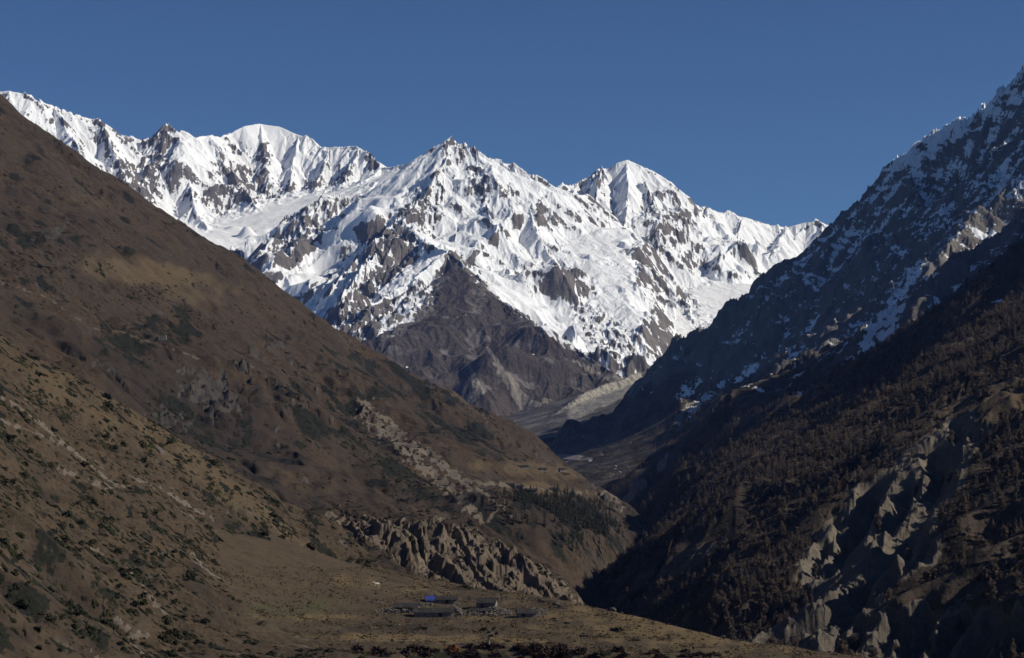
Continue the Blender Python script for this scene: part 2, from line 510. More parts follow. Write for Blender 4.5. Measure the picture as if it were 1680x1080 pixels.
def far_range():
    A = Field(-120, 760, 760, 8000, 12600, 940)
    crest = L((-500, 60, 11000), (-200, 120, 11000), (0, 150, 11000), (17, 148, 11000), (37, 152, 11000), (63, 167, 11050), (83, 172, 11080), (127, 187, 11100), (147, 197, 11150), (165, 196, 11150), (173, 216, 11200),
              (187, 218, 11200), (213, 223, 11250), (240, 233, 11300), (257, 230, 11300), (263, 218, 11300), (275, 207, 11300), (283, 217, 11350), (297, 213, 11400), (320, 225, 11500), (343, 222, 11600),
              (360, 226, 11700), (377, 217, 11800), (400, 207, 11900), (427, 203, 12000), (457, 207, 12000), (480, 217, 11950), (503, 225, 11900), (520, 237, 11800), (533, 242, 11750), (577, 239, 11700),
              (600, 247, 11600), (613, 262, 11500), (627, 275, 11400), (643, 273, 11350), (670, 268, 11300), (684, 273, 11200), (720, 300, 11100), (800, 330, 11000))
    ridges = [(crest, 0.75, 0.80, 4000)]
    for sp_ in (L((165, 197, 11150), (190, 260, 10700), (225, 330, 10200)), L((90, 175, 11080), (120, 230, 10700), (170, 300, 10300)),
                L((275, 208, 11300), (262, 245, 11050), (238, 290, 10700), (225, 330, 10400)), L((297, 214, 11400), (305, 280, 10950), (320, 340, 10500), (340, 380, 10200)),
                L((343, 223, 11600), (366, 270, 11200), (395, 305, 10950), (418, 335, 10700)), L((360, 226, 11700), (352, 280, 11250), (352, 330, 10850), (350, 352, 10650)),
                L((427, 203, 12000), (432, 240, 11700), (440, 290, 11350), (432, 320, 11150)), L((490, 220, 11930), (480, 270, 11550), (475, 316, 11200)),
                L((540, 242, 11740), (527, 285, 11400), (515, 312, 11200)), L((590, 243, 11650), (570, 280, 11350), (560, 305, 11150)), L((627, 275, 11400), (610, 290, 11250), (600, 300, 11150))):
        ridges.append((sp_, 0.85, 0.85, 3000))
    w = 1 + 0.25 * fbm(A.X / 500, A.Y / 500, 3, 3)
    H = ridge_field(A, ridges, w)
    floor = tps(A, L((430, 350, 10600), (350, 375, 10300), (490, 330, 10900), (560, 312, 11100), (650, 285, 11200), (380, 420, 9700), (480, 465, 9200), (540, 520, 8600), (600, 560, 8200),
                     (620, 300, 10950), (300, 390, 9900), (200, 420, 9500), (60, 420, 9300), (430, 390, 10100)))
    floor -= 1.2 * np.maximum(A.Y - 11250, 0)
    floor += 8 * fbm(A.X / 260, A.Y / 260, 3, 5)
    A.Z = smax(H, floor, 35)
    snow_finish("snow_mountain", A, [(240, 290, 30, 70, 25, 0.9), (275, 225, 18, 26, 20, 1.0), (165, 215, 10, 26, -15, 0.95), (215, 290, 28, 22, 30, 0.7), (360, 265, 12, 26, 15, 0.8), (400, 300, 44, 34, 20, 0.85), (372, 342, 30, 17, 10, 1.0),
                (433, 246, 15, 26, 10, 0.85), (388, 240, 9, 12, 0, 0.6), (500, 310, 70, 13, -6, 0.75), (440, 322, 26, 14, -8, 0.9), (340, 320, 9, 13, 0, 0.9), (612, 268, 16, 18, 30, 0.55), (545, 280, 24, 24, 0, 0.3), (610, 305, 20, 8, 5, 0.6),
                (375, 420, 20, 16, 30, 0.8), (415, 430, 20, 14, 30, 0.45)],
                thr=1.02, seed=1, snow_items=[(430, 212, 60, 13, 5, 0.7), (415, 370, 60, 26, -15, 0.9), (480, 345, 60, 16, -10, 0.8), (330, 240, 40, 26, 20, 0.4), (560, 312, 80, 10, -8, 0.5), (640, 288, 50, 9, -8, 0.6), (480, 260, 60, 30, 20, 0.2)], calm=[(435, 216, 55, 24, 5, 0.85), (415, 372, 70, 28, -15, 0.9), (485, 345, 70, 18, -10, 0.8), (640, 288, 50, 10, -8, 0.7)])

    B = Field(400, 1110, 740, 6200, 10500, 1060)
    main = L((640, 292, 10300), (682, 274, 10200), (703, 260, 9950), (717, 257, 9900), (733, 240, 9850), (743, 228, 9800), (752, 235, 9800), (763, 234, 9800), (768, 242, 9800), (780, 239, 9800), (803, 255, 9800), (823, 267, 9800),
             (840, 267, 9800), (848, 280, 9800), (877, 287, 9850), (900, 306, 9900), (915, 316, 10000), (960, 320, 10300))
    rd = [(main, 0.72, 0.72, 4000),
          (L((743, 228, 9800), (728, 268, 9600), (695, 320, 9250), (663, 362, 8950), (687, 388, 8700), (712, 405, 8500), (735, 411, 8350)), 0.66, 0.85, 3000),
          (L((735, 411, 8350), (745, 470, 8030), (765, 540, 7750), (790, 600, 7520), (812, 655, 7330)), 0.5, 0.58, 3000),
          (L((735, 411, 8350), (680, 455, 8050), (613, 497, 7800), (575, 540, 7500)), 0.62, 1.1, 3000),
          (L((690, 300, 9900), (620, 318, 9800), (570, 325, 9750), (529, 317, 9700), (500, 360, 9500), (472, 410, 9300), (462, 450, 9100)), 0.8, 1.25, 3000),
          (L((695, 320, 9250), (640, 370, 8950), (590, 420, 8600), (545, 470, 8250)), 0.6, 1.15, 3000),
          (L((663, 362, 8950), (625, 410, 8600), (585, 450, 8250), (560, 490, 7900)), 0.62, 1.2, 3000),
          (L((780, 240, 9800), (790, 300, 9500), (803, 360, 9150), (840, 430, 8750), (862, 480, 8450), (885, 515, 8250), (897, 540, 7980)), 0.72, 0.68, 3000),
          (L((840, 267, 9800), (862, 330, 9400), (885, 390, 9000), (925, 450, 8650), (952, 515, 8350), (975, 560, 8050), (992, 592, 7650), (1004, 606, 7450)), 0.75, 0.72, 3000),
          (L((877, 287, 9850), (893, 340, 9500), (915, 400, 9150), (945, 450, 8850), (985, 520, 8450), (1030, 585, 8000), (1048, 606, 7700)), 0.75, 0.95, 3000),
          (L((735, 411, 8350), (762, 438, 8180), (790, 468, 8020), (850, 511, 7760), (905, 551, 7520), (960, 584, 7300), (1015, 615, 7080)), 0.85, 0.42, 4000),
          (L((612, 497, 7800), (640, 560, 7450), (660, 620, 7150)), 0.55, 0.55, 3000),
          (L((700, 500, 7850), (690, 570, 7500), (700, 640, 7150)), 0.5, 0.5, 3000)]
    w = 1 + 0.25 * fbm(B.X / 420, B.Y / 420, 3, 13)
    H = ridge_field(B, rd, w)
    floor = tps(B, L((470, 470, 9000), (540, 520, 8400), (600, 570, 7900), (640, 600, 7500), (700, 660, 7000), (820, 690, 6850), (900, 660, 7000), (980, 640, 7150), (1050, 612, 7500), (850, 470, 8500), (880, 540, 8050), (940, 380, 9400), (620, 340, 9600), (560, 400, 9200)))
    floor -= 1.2 * np.maximum(B.Y - 9500, 0)
    H -= 0.30 * np.maximum(7100 - B.Y, 0)
    B.Z = smax(H, floor, 30)
    side = B.U * F_PX + 840.0 - 1048.0 - 26 * fbm(B.X / 300, B.Y / 420, 4, 17)
    B.Z -= 2.6 * np.log1p(np.exp(np.clip(side / 9, -20, 40))) * 9
    brown = [(735, 411), (760, 437), (790, 469), (850, 513), (905, 553), (960, 586), (1018, 618), (1060, 660), (800, 760), (540, 640), (560, 560), (640, 555), (700, 510), (716, 470)]
    snow_finish("snow_mountain", B, [(745, 245, 16, 20, 0, 0.35), (785, 300, 16, 34, -10, 0.75), (890, 345, 12, 28, 10, 0.85), (500, 385, 36, 60, 25, 0.75), (640, 430, 80, 44, -40, 0.95), (600, 510, 60, 50, 0, 0.8), (590, 380, 60, 16, -38, 0.5), (690, 480, 30, 30, 0, 0.8), (560, 345, 40, 14, -5, 0.5), (950, 480, 24, 70, -28, 0.6),
                (1000, 560, 34, 60, -40, 0.75), (870, 460, 26, 34, 0, 0.45), (800, 420, 30, 40, 30, 0.3), (690, 345, 34, 44, 30, 0.65), (650, 390, 40, 26, -40, 0.7), (830, 350, 50, 60, 0, 0.2)],
                brown, thr=0.98, seed=2, snow_items=[(672, 455, 70, 13, -35, 0.75), (860, 490, 40, 26, 40, 0.5), (840, 360, 90, 80, 30, 0.15), (640, 330, 60, 14, -30, 0.5), (625, 490, 90, 26, -36, -0.28), (590, 530, 70, 34, 0, -0.3), (610, 440, 70, 20, -40, -0.22), (560, 385, 60, 10, -38, -0.2)],
                calm=[(600, 345, 70, 16, -38, 0.8), (520, 440, 60, 16, -42, 0.8), (672, 455, 70, 12, -35, 0.6), (860, 490, 40, 20, 40, 0.6)],
                snow_lines=[([(650, 300), (600, 340), (545, 400), (500, 450), (470, 480)], 20, 26, 0.9), ([(610, 430), (560, 480), (520, 510)], 14, 20, 0.7), ([(790, 430), (838, 482), (890, 520), (945, 556), (1000, 592)], 15, 10, 0.8), ([(665, 365), (690, 390), (735, 408)], 9, 6, 0.7), ([(880, 500), (905, 550), (930, 575)], 10, 5, 0.6)],
                soil=[([(800, 570), (830, 620), (860, 660), (880, 672)], 4, 26), ([(770, 600), (785, 640)], 3, 12), ([(940, 590), (990, 618), (1020, 632)], 4, 14)])

    Cc = Field(850, 1500, 660, 7300, 12000, 960)
    main = L((860, 330, 10600), (905, 312, 10700), (933, 302, 10800), (946, 299, 10850), (960, 293, 10900), (974, 285, 10900), (987, 274, 10950), (993, 277, 11000), (1011, 267, 11000), (1029, 262, 11000), (1044, 269, 11000), (1062, 293, 11050),
             (1080, 310, 11100), (1105, 326, 11150), (1129, 340, 11200), (1158, 338, 11250), (1178, 346, 11300), (1219, 356, 11400), (1247, 363, 11450), (1260, 371, 11500), (1292, 373, 11500), (1321, 365, 11500), (1345, 363, 11500), (1372, 373, 11500),
             (1440, 385, 11500), (1560, 350, 11500), (1700, 300, 11500))
    rd = [(main, 0.78, 0.78, 4000)]
    for s_ in (L((946, 299, 10850), (930, 350, 10400), (925, 400, 10000), (915, 440, 9700)), L((987, 275, 10950), (975, 330, 10500), (968, 390, 10050), (965, 430, 9700)), L((1029, 262, 11000), (1030, 330, 10500), (1020, 400, 9950), (1025, 450, 9550)),
               L((1050, 278, 11000), (1075, 340, 10500), (1080, 400, 10000), (1065, 455, 9600)), L((1105, 326, 11150), (1110, 370, 10700), (1095, 420, 10200), (1090, 460, 9850)), L((1158, 338, 11250), (1165, 390, 10700), (1150, 430, 10200)),
               L((1090, 432, 10000), (1105, 470, 9600), (1125, 510, 9200), (1150, 545, 8800)), L((1075, 440, 9900), (1080, 480, 9500), (1095, 515, 9150)), L((1219, 356, 11400), (1205, 400, 10900), (1180, 450, 10300), (1180, 500, 9700)), L((1292, 373, 11500), (1260, 420, 10800), (1230, 470, 10000))):
        rd.append((s_, 0.85, 0.85, 3000))
    w = 1 + 0.25 * fbm(Cc.X / 500, Cc.Y / 500, 3, 23)
    H = ridge_field(Cc, rd, w)
    floor = tps(Cc, L((960, 470, 9400), (1000, 520, 8800), (1050, 580, 8100), (1090, 570, 8400), (1060, 500, 9200), (1130, 560, 8600), (1180, 520, 9200), (1250, 470, 9900), (1150, 480, 9700), (1060, 620, 7600), (1010, 600, 7700), (1300, 520, 9300), (1400, 560, 9000)))
    floor -= 1.2 * np.maximum(Cc.Y - 9950, 0)
    Cc.Z = smax(H, floor, 35)
    snow_finish("snow_mountain", Cc, [(978, 290, 10, 18, 40, 0.5), (1110, 370, 34, 40, 30, 0.75), (1150, 425, 34, 22, 20, 0.75), (1040, 440, 30, 22, 30, 0.55), (1065, 340, 14, 26, 10, 0.5), (1135, 505, 18, 34, -30, 0.7), (1165, 540, 14, 18, -30, 0.6), (900, 350, 14, 30, 0, 0.8), (920, 400, 18, 30, -20, 0.6),
                (1085, 320, 14, 14, 30, 0.5), (1200, 430, 30, 30, 0, 0.25), (1000, 330, 14, 40, 10, 0.25)], None, thr=1.06, seed=4, flute=21, calm=[(1040, 545, 75, 60, 40, 0.85), (1029, 275, 22, 14, 0, 0.6)], snow_items=[(1028, 300, 28, 44, 0, 0.5), (1040, 545, 70, 60, 40, 0.9), (1120, 520, 60, 20, 20, 0.3), (1240, 420, 120, 60, 20, 0.3), (970, 340, 40, 60, 10, 0.2)],
                soil=[([(960, 470), (1010, 540), (1060, 590)], 3, 3), ([(985, 480), (1040, 560), (1075, 590)], 2, 3), ([(1000, 500), (1080, 575)], 2, 2)])
    return A, B, Cc

# ------------------------------------------------------------------ frosted mountain across the gorge, river gorge, moraine
def frosted_mountain():
    M = Field(830, 2100, 900, 2620, 6600, 1050, 1.0)
    crest = [(2050, -190, 4620), (1900, -60, 4730), (1760, 50, 4840), (1680, 113, 4950), (1660, 130, 4961), (1638, 143, 4972), (1623, 172, 4994), (1610, 181, 5005), (1589, 192, 5016), (1564, 209, 5038), (1534, 217, 5060), (1513, 221, 5060), (1496, 238, 5082),
             (1483, 251, 5104), (1470, 253, 5115), (1457, 270, 5148), (1444, 292, 5170), (1417, 319, 5214), (1406, 338, 5236), (1385, 364, 5280), (1372, 377, 5302), (1355, 390, 5335), (1332, 407, 5390), (1321, 424, 5423), (1310, 439, 5456),
             (1291, 447, 5500), (1266, 458, 5555), (1240, 472, 5566), (1219, 487, 5588), (1190, 511, 5610), (1178, 527, 5621), (1162, 538, 5632), (1125, 550, 5665), (1101, 556, 5676), (1084, 576, 5676), (1064, 602, 5676), (1048, 618, 5676), (1040, 640, 5665),
             (1028, 660, 5643), (1000, 678, 5610), (960, 692, 5610), (910, 707, 5555), (880, 716, 5500), (840, 735, 5500)]
    rd = [(L(*crest), 1.45, 1.45, 6000),
          (L((1800, 130, 4290), (1680, 213, 4455), (1650, 232, 4488), (1610, 266, 4532), (1580, 292, 4565), (1547, 318, 4598), (1510, 352, 4642), (1470, 400, 4730), (1420, 470, 4840), (1370, 530, 4895), (1310, 580, 4950)), 0.9, 0.8, 4000),
          (L((1600, 345, 4000), (1560, 395, 3900), (1520, 470, 3750), (1475, 540, 3600), (1430, 600, 3500)), 0.8, 0.75, 4000),
          (L((1850, 220, 2900), (1680, 345, 2950), (1650, 375, 2950), (1640, 410, 2930), (1600, 470, 2900), (1540, 540, 2850), (1470, 600, 2800)), 0.8, 0.7, 4000),
          (L((1483, 256, 5104), (1500, 310, 4895), (1525, 355, 4730)), 1.4, 1.0, 4000),
          (L((1350, 404, 5335), (1310, 495, 5115), (1250, 560, 5005), (1180, 630, 4895), (1140, 670, 4730)), 1.0, 0.9, 4000),
          (L((1125, 560, 5665), (1118, 620, 5445), (1085, 675, 5115)), 1.3, 1.2, 4000),
          (L((1170, 632, 4250), (1140, 655, 4180), (1118, 672, 4120), (1105, 690, 4050)), 0.5, 0.9, 500)]
    w = 1 + 0.16 * fbm(M.X / 260, M.Y / 260, 3, 33)
    H = ridge_field(M, rd, w)
    base = tps(M, L((1680, 480, 2950), (1560, 560, 2850), (1470, 620, 2800), (1344, 670, 3000), (1680, 500, 3400), (1560, 560, 3300), (1470, 610, 3300), (1344, 660, 3350), (1250, 690, 3500), (1200, 705, 3600), (1300, 600, 4200), (1400, 560, 4000), (1500, 480, 3950), (1200, 650, 4250), (1100, 690, 4150), (1050, 715, 4250), (960, 735, 4800), (900, 722, 5350),
                       (1100, 722, 3850), (1000, 748, 3900), (1160, 745, 3500), (1050, 785, 3300), (1012, 832, 3080), (900, 760, 4100), (950, 775, 3600), (2000, 300, 3300), (2000, 500, 2750), (1600, 650, 2650), (1300, 780, 2700), (1000, 700, 5550), (1050, 705, 5000), (950, 708, 5650)))
    base -= 1.0 * np.maximum(0, M.Y - np.interp(M.U * F_PX + 840, [900, 1000, 1100, 1300, 2000], [5700, 5300, 4700, 4400, 3950]))
    M.Z = smax(H, base, 30)
    px, py = project(M.X, M.Y, M.Z)
    foot = sstep(60, -20, M.Z)
    g0 = M.Z.copy()
    M.Z = M.Z + gullies(M, g0, 210, 15, 4, 41, 0.45, 0.7, mask=1 - 0.75 * foot, smin=0.2, smax_=0.8)
    rk = np.clip(sstep(0, 250, M.Z) + 0.2 * fbm(M.X / 150, M.Y / 150, 3, 44), 0, 1)
    M.Z += ragged(M, 70, 45, 5, 0.25 + rk * 0.9) + fbm(M.X / 14, M.Y / 14, 3, 46) * (0.4 + 0.9 * rk)
    M.Z += broken(M, 46, 140, 5.0, 0.15 + rk, 1.4)
    # layered strata dipping to the valley
    strat = M.Z * 0.9 + M.X * 0.5 + 20 * fbm(M.X / 160, M.Y / 160, 2, 47)
    M.Z += 2.6 * np.abs(((strat / 26) % 1) - 0.5) * rk * 2
    gx, gy = M.grad(blur(M.Z, 3)); st = np.sqrt(gx * gx + gy * gy)
    px, py = project(M.X, M.Y, M.Z)
    alt = sstep(150, 700, M.Z)
    n = fbm(M.X / 45, M.Y / 45, 4, 48)
    n2 = 0.5 * fbm(M.X / 9, M.Y / 14, 3, 49) + 0.75 * fbm(strat / 11, M.Y / 85, 3, 148)
    hollow = np.clip((blur(M.Z, 8) - blur(M.Z, 2)) / 3.0, -1.5, 1.5)
    ledge = np.abs(((strat / 26) % 1) - 0.5) * 2
    sn = 0.25 + 0.27 * alt + (0.95 - st) * 0.24 + 0.15 * n + 0.34 * n2 + 0.12 * hollow + 0.16 * (0.5 - ledge)
    sn += (0.75 + 0.5 * n) * blob(M, px, py, [(1560, 215, 60, 14, -18, 0.3), (1490, 265, 36, 12, -30, 0.3), (1640, 180, 40, 12, -25, 0.25), (1450, 540, 30, 52, 28, 0.42), (1490, 470, 20, 44, 35, 0.34), (1480, 420, 24, 24, 20, 0.25), (1530, 400, 26, 50, 30, 0.16),
                               (1580, 370, 20, 34, 20, 0.2), (1650, 300, 50, 40, -20, 0.16), (1130, 640, 12, 34, 42, 0.34), (1165, 645, 34, 8, -28, 0.45), (1140, 672, 8, 16, 30, 0.4), (1085, 610, 9, 12, 0, 0.25), (1110, 655, 8, 30, 45, 0.3), (1180, 618, 26, 4, -12, 0.25), (1230, 610, 40, 5, -35, 0.25), (1300, 560, 60, 5, -38, 0.2),
                               (1130, 760, 10, 4, -40, 0.4), (1085, 775, 14, 4, -45, 0.3)], edge=0.6, nz=0.5)
    sn += 0.40 * blob(M, px, py, [(1575, 192, 130, 18, -34, 1.0)], edge=0.8, nz=0.5) + (0.30 + 0.5 * n2) * streak(px, py, [(1500, 440), (1475, 490), (1452, 540), (1420, 580)], 12, 26)
    sn -= 0.35 * sstep(620, 690, py)
    vg = 0.55 * sstep(150, 40, M.Z) + 0.25 * n
    rock = rk * 0.9 + 0.2 * sstep(0.6, 1.0, st)
    so = streak(px, py, [(1095, 745), (1080, 770), (1050, 800), (1020, 836)], 4, 14) * 0.9
    so = np.maximum(so, streak(px, py, [(1110, 690), (1125, 672), (1142, 660)], 7, 7))
    so = np.maximum(so, 0.8 * blob(M, px, py, [(935, 750, 40, 4, 5, 1.0), (880, 725, 16, 4, 0, 0.7)]))
    structure(build_field("frosted_mountain", M, mat_crag, [np.clip(sn, 0, 1), np.clip(rock, 0, 1), np.clip(so, 0, 1), np.clip(vg, 0, 1)],
        tone=[np.zeros_like(so), blob(M, px, py, [(1150, 725, 60, 8, 0, 0.8), (1000, 735, 90, 8, -4, 0.5)], edge=0.8, nz=0.6), np.zeros_like(so)]))
    return M

def moraine():
    G = Field(760, 1120, 420, 5300, 7600, 420)
    base = tps(G, L((800, 690, 6900), (850, 680, 6700), (860, 705, 5900), (930, 700, 5700), (1000, 665, 6000), (1050, 640, 6300), (900, 668, 6600), (960, 645, 6950), (1060, 612, 7400), (780, 720, 5900), (870, 722, 5400), (960, 705, 5350), (1080, 650, 5900)))
    rd = [(L((1120, 590, 7000), (1080, 600, 6900), (1045, 613, 6750), (1000, 628, 6600), (965, 640, 6480), (945, 652, 6380), (925, 668, 6250), (905, 682, 6100)), 0.55, 0.62, 500)]
    H = ridge_field(G, rd)
    G.Z = smax(H, base, 8)
    G.Z += gullies(G, G.Z.copy(), 38, 3.0, 2, 51, 0.5, 0.6) + fbm(G.X / 60, G.Y / 60, 4, 52) * 3
    px, py = project(G.X, G.Y, G.Z)
    so = poly_soft(px, py, [(1050, 612), (1000, 630), (962, 643), (930, 672), (935, 692), (985, 668), (1060, 640)], 10, amp=4) * 1.1
    rock = 0.35 + 0.5 * fbm(G.X / 120, G.Y / 120, 4, 53)
    z0 = np.zeros_like(so)
    structure(build_field("moraine", G, ground_material("moraine_debris", (0.10, 0.085, 0.07), (0.085, 0.075, 0.064), (0.15, 0.135, 0.12), (0.17, 0.155, 0.135), (0.38, 0.345, 0.285), (0.05, 0.045, 0.035), 3.0), [z0, np.clip(rock, 0, 1), np.clip(so, 0, 1), z0]))
    return G

# ------------------------------------------------------------------ brown hill left of the gorge
def brown_hill():
    H = Field(-260, 1080, 900, 1000, 3400, 900, 1.6)
    pts = L((-300, 0, 2450), (-100, 117, 2480), (0, 190, 2500), (100, 240, 2550), (200, 312, 2600), (330, 396, 2650), (450, 475, 2700), (560, 550, 2750), (650, 608, 2800), (760, 660, 2850), (860, 709, 2900), (900, 743, 2880), (960, 786, 2780), (1010, 840, 2620), (1010, 860, 2900), (970, 815, 3050),
            (0, 215, 2250), (100, 285, 2300), (200, 352, 2350), (330, 440, 2400), (450, 522, 2420), (560, 600, 2450), (650, 655, 2480), (760, 705, 2550), (860, 745, 2600), (0, 330, 1950), (0, 450, 1600), (0, 540, 1350), (-200, 400, 1500), (-200, 200, 2100), (0, 700, 1000), (250, 480, 1950), (250, 600, 1550), (250, 720, 1250), (450, 640, 1850), (450, 760, 1450), (450, 860, 1120), (650, 735, 1950), (620, 820, 1350), (750, 780, 1750), (750, 850, 1350),
            (850, 772, 2050), (850, 800, 1900), (820, 815, 1830), (920, 803, 1980), (950, 800, 2300), (985, 835, 2000), (900, 850, 1680), (1010, 880, 1700), (940, 915, 1480), (905, 950, 1330), (820, 880, 1350), (600, 620, 3200))
    pts += [at(px, py + 60, d + 600) for px, py, d in ((-100, 117, 2480), (100, 235, 2550), (330, 385, 2650), (560, 540, 2750), (760, 655, 2850), (900, 735, 2880))]
    pts += [(60, 1430, -128), (48, 1250, -132), (110, 1750, -128), (150, 1700, -130), (120, 1300, -135), (60, 1050, -130), (175, 2300, -118), (190, 2650, -118), (170, 3100, -115)]
    H.Z = tps(H, pts, 1e-5)
    xr = np.interp(H.Y, [1050, 1300, 1480, 1600, 1700, 1900, 2050], [20, 31, 43, 76, 93, 112, 220]) + 5 * fbm(H.X / 40, H.Y / 40, 3, 162)
    H.Z -= 1.5 * np.log1p(np.exp(np.clip((H.X - xr) / 4, -20, 40))) * 4
    px, py = project(H.X, H.Y, H.Z)
    # hollow with a dark crag, and the break above the river terrace
    n = fbm(H.X / 120, H.Y / 120, 4, 61)
    D, T, S, ZL = line_dist(H, on(H, [(385, 560), (420, 620), (450, 690), (480, 745), (525, 800)]))
    H.Z += 15 * np.exp(-(D / 48) ** 1.5) * sstep(0, 0.15, T) * (1 - sstep(0.7, 1, T))
    D, T, S, ZL = line_dist(H, on(H, [(330, 640), (350, 700), (400, 760), (440, 810)]))
    H.Z -= 8 * np.exp(-(D / 60) ** 2) * (1 - sstep(0.6, 1, T))
    D, T, S, ZL = line_dist(H, on(H, [(60, 480), (150, 535), (250, 560), (345, 605)]))
    H.Z += 7 * np.exp(-(D / 60) ** 2) * np.where(S < 0, 1, np.exp(-(D / 12) ** 2))
    D, T, S, ZL = line_dist(H, on(H, [(590, 640), (690, 730), (800, 840), (850, 880)]))
    H.Z += 12 * np.exp(-(D / 70) ** 2)
    D, T, S, ZL = line_dist(H, on(H, [(480, 560), (600, 690), (720, 830)]))
    H.Z -= 8 * np.exp(-(D / 60) ** 2)
    H.Z += 9 * n
    rib = fbm(H.X / 300 + 0.4 * fbm(H.X / 200, H.Y / 200, 2, 160), H.Y / 75, 3, 161)
    H.Z += 9.0 * (0.5 - np.abs(rib)) * sstep(-60, 60, H.Z)
    H.Z += gullies(H, H.Z.copy(), 150, 5, 3, 62, 0.45, 0.5, smin=0.1, smax_=0.6)
    px, py = project(H.X, H.Y, H.Z)
    rk = blob(H, px, py, [(345, 645, 46, 30, 30, 0.9), (285, 690, 30, 20, 30, 0.6), (230, 505, 60, 10, 12, 0.35), (90, 380, 26, 10, -20, 0.6), (170, 600, 60, 10, 15, 0.35), (880, 740, 60, 10, 38, 0.5), (990, 815, 40, 8, 40, 0.7), (1000, 850, 26, 12, 40, 0.6), (830, 690, 60, 8, 35, 0.4),
                               (660, 640, 50, 6, 38, 0.4), (570, 560, 40, 6, 38, 0.4)], freq=0.07, nz=0.7)
    pins = np.zeros_like(H.X)
    for q in ((418, 580, 9, 9), (460, 568, 12, 7), (440, 572, 7, 5), (478, 596, 5, 8), (412, 604, 10, 5), (398, 600, 6, 5), (385, 603, 5, 4), (412, 627, 5, 5), (430, 592, 4, 4), (466, 610, 4, 7), (505, 600, 4, 9), (445, 762, 7, 10), (455, 735, 6, 6), (500, 790, 10, 6), (520, 640, 3, 8), (545, 690, 4, 6), (470, 680, 5, 5), (455, 705, 4, 6), (555, 610, 3, 8), (480, 660, 4, 5)):
        c = look(H, q[0], q[1]); mpp = c[1] / F_PX
        d2 = ((H.X - c[0]) / (q[2] * mpp)) ** 2 + ((H.Y - c[1]) / (q[3] * mpp * 2.2)) ** 2
        b_ = np.exp(-d2 * 1.3)
        pins = np.maximum(pins, b_)
    H.Z += 1.8 * pins * (0.7 + 0.6 * ridged(H.X / 9, H.Y / 14, 3, 68))
    rk = np.maximum(rk, 0.8 * sstep(0.25, 0.6, pins + 0.25 * fbm(H.X / 6, H.Y / 10, 3, 69)))
    H.Z += broken(H, 16, 141, 2.0, rk, 1.4) + broken(H, 40, 142, 0.3, 1.0, 1.5) + ragged(H, 28, 63, 2.2, 0.04 + rk * 1.1) + fbm(H.X / 7, H.Y / 7, 3, 64) * (0.22 + 0.7 * rk)
    gx, gy = H.grad(); st = np.sqrt(gx * gx + gy * gy)
    px, py = project(H.X, H.Y, H.Z)
    so = 0.45 * sstep(0.3, 0.7, pins)
    for p, a, b, k in (([(600, 675), (650, 720), (700, 770), (750, 815), (790, 850)], 18, 9, 0.95), ([(640, 700), (700, 745), (770, 800)], 10, 6, 0.8), ([(700, 735), (760, 785), (820, 830)], 7, 5, 0.62), ([(800, 855), (830, 820), (825, 835), (840, 850)], 3, 3, 0.75), ([(0, 462), (80, 490), (150, 540), (200, 545), (260, 565), (330, 590)], 3, 3, 0.52),
                       ([(150, 540), (145, 560), (170, 570)], 3, 2, 0.5), ([(780, 790), (860, 800), (960, 810), (1010, 815)], 5, 4, 0.6), ([(555, 530), (545, 520), (575, 560)], 5, 3, 0.55), ([(520, 525), (560, 560)], 6, 3, .4), ([(740, 640), (800, 690)], 4, 4, 0.5), ([(975, 780), (1010, 825), (1020, 835)], 8, 5, 0.6)):
        so = np.maximum(so, k * streak(px, py, p, a, b, 0.11, 1.1))
    flat = blob(H, px, py, [(880, 775, 90, 14, 6, 0.8), (900, 805, 100, 12, 6, 0.8), (230, 460, 200, 40, 8, 0.5)])
    vn = fbm(H.X / 34 + 9, H.Y / 60, 4, 65)
    vg = 0.16 + 0.55 * vn + blob(H, px, py, [(60, 420, 70, 60, 0, 0.3), (170, 440, 14, 8, 0, 0.9), (290, 530, 50, 34, 0, 0.35), (330, 690, 90, 50, 30, 0.3), (560, 700, 120, 50, 35, 0.25), (650, 760, 120, 40, 38, 0.25), (900, 860, 120, 50, 10, 0.25), (200, 560, 60, 40, 0, 0.3), (700, 660, 160, 40, 30, 0.3)]) - flat
    vg -= 0.5 * rk + so
    structure(build_field("brown_hill", H, mat_hill, [np.zeros_like(so), np.clip(rk * 0.95 + 0.35 * (st - 0.85), 0, 1), np.clip(so, 0, 1), np.clip(vg, 0, 1)],
        tone=[blob(H, px, py, [(330, 690, 190, 90, 28, 0.8), (150, 580, 150, 36, 15, 0.55), (640, 760, 160, 60, 38, 0.5), (560, 830, 120, 40, 10, 0.6), (50, 380, 120, 60, 20, 0.45), (700, 670, 190, 26, 33, 0.4), (900, 860, 140, 60, 0, 0.5), (960, 770, 60, 40, 40, 0.35)], edge=0.8, nz=0.5) + 0.28 * fbm(H.X / 90, H.Y / 140, 4, 66),  # dark heath, also painting in the shade of the hollow between the spurs
              blob(H, px, py, [(240, 450, 120, 24, 8, 0.8), (880, 772, 100, 12, 4, 0.8), (900, 803, 100, 10, 6, 0.7), (110, 300, 120, 30, 30, 0.35), (300, 480, 60, 20, 10, 0.6), (480, 480, 90, 24, 32, 0.3), (470, 780, 50, 20, 30, 0.4)], edge=0.7, nz=0.6) + 0.2 * fbm(H.X / 60 + 5, H.Y / 90, 4, 67), np.zeros_like(so)]))
    return H

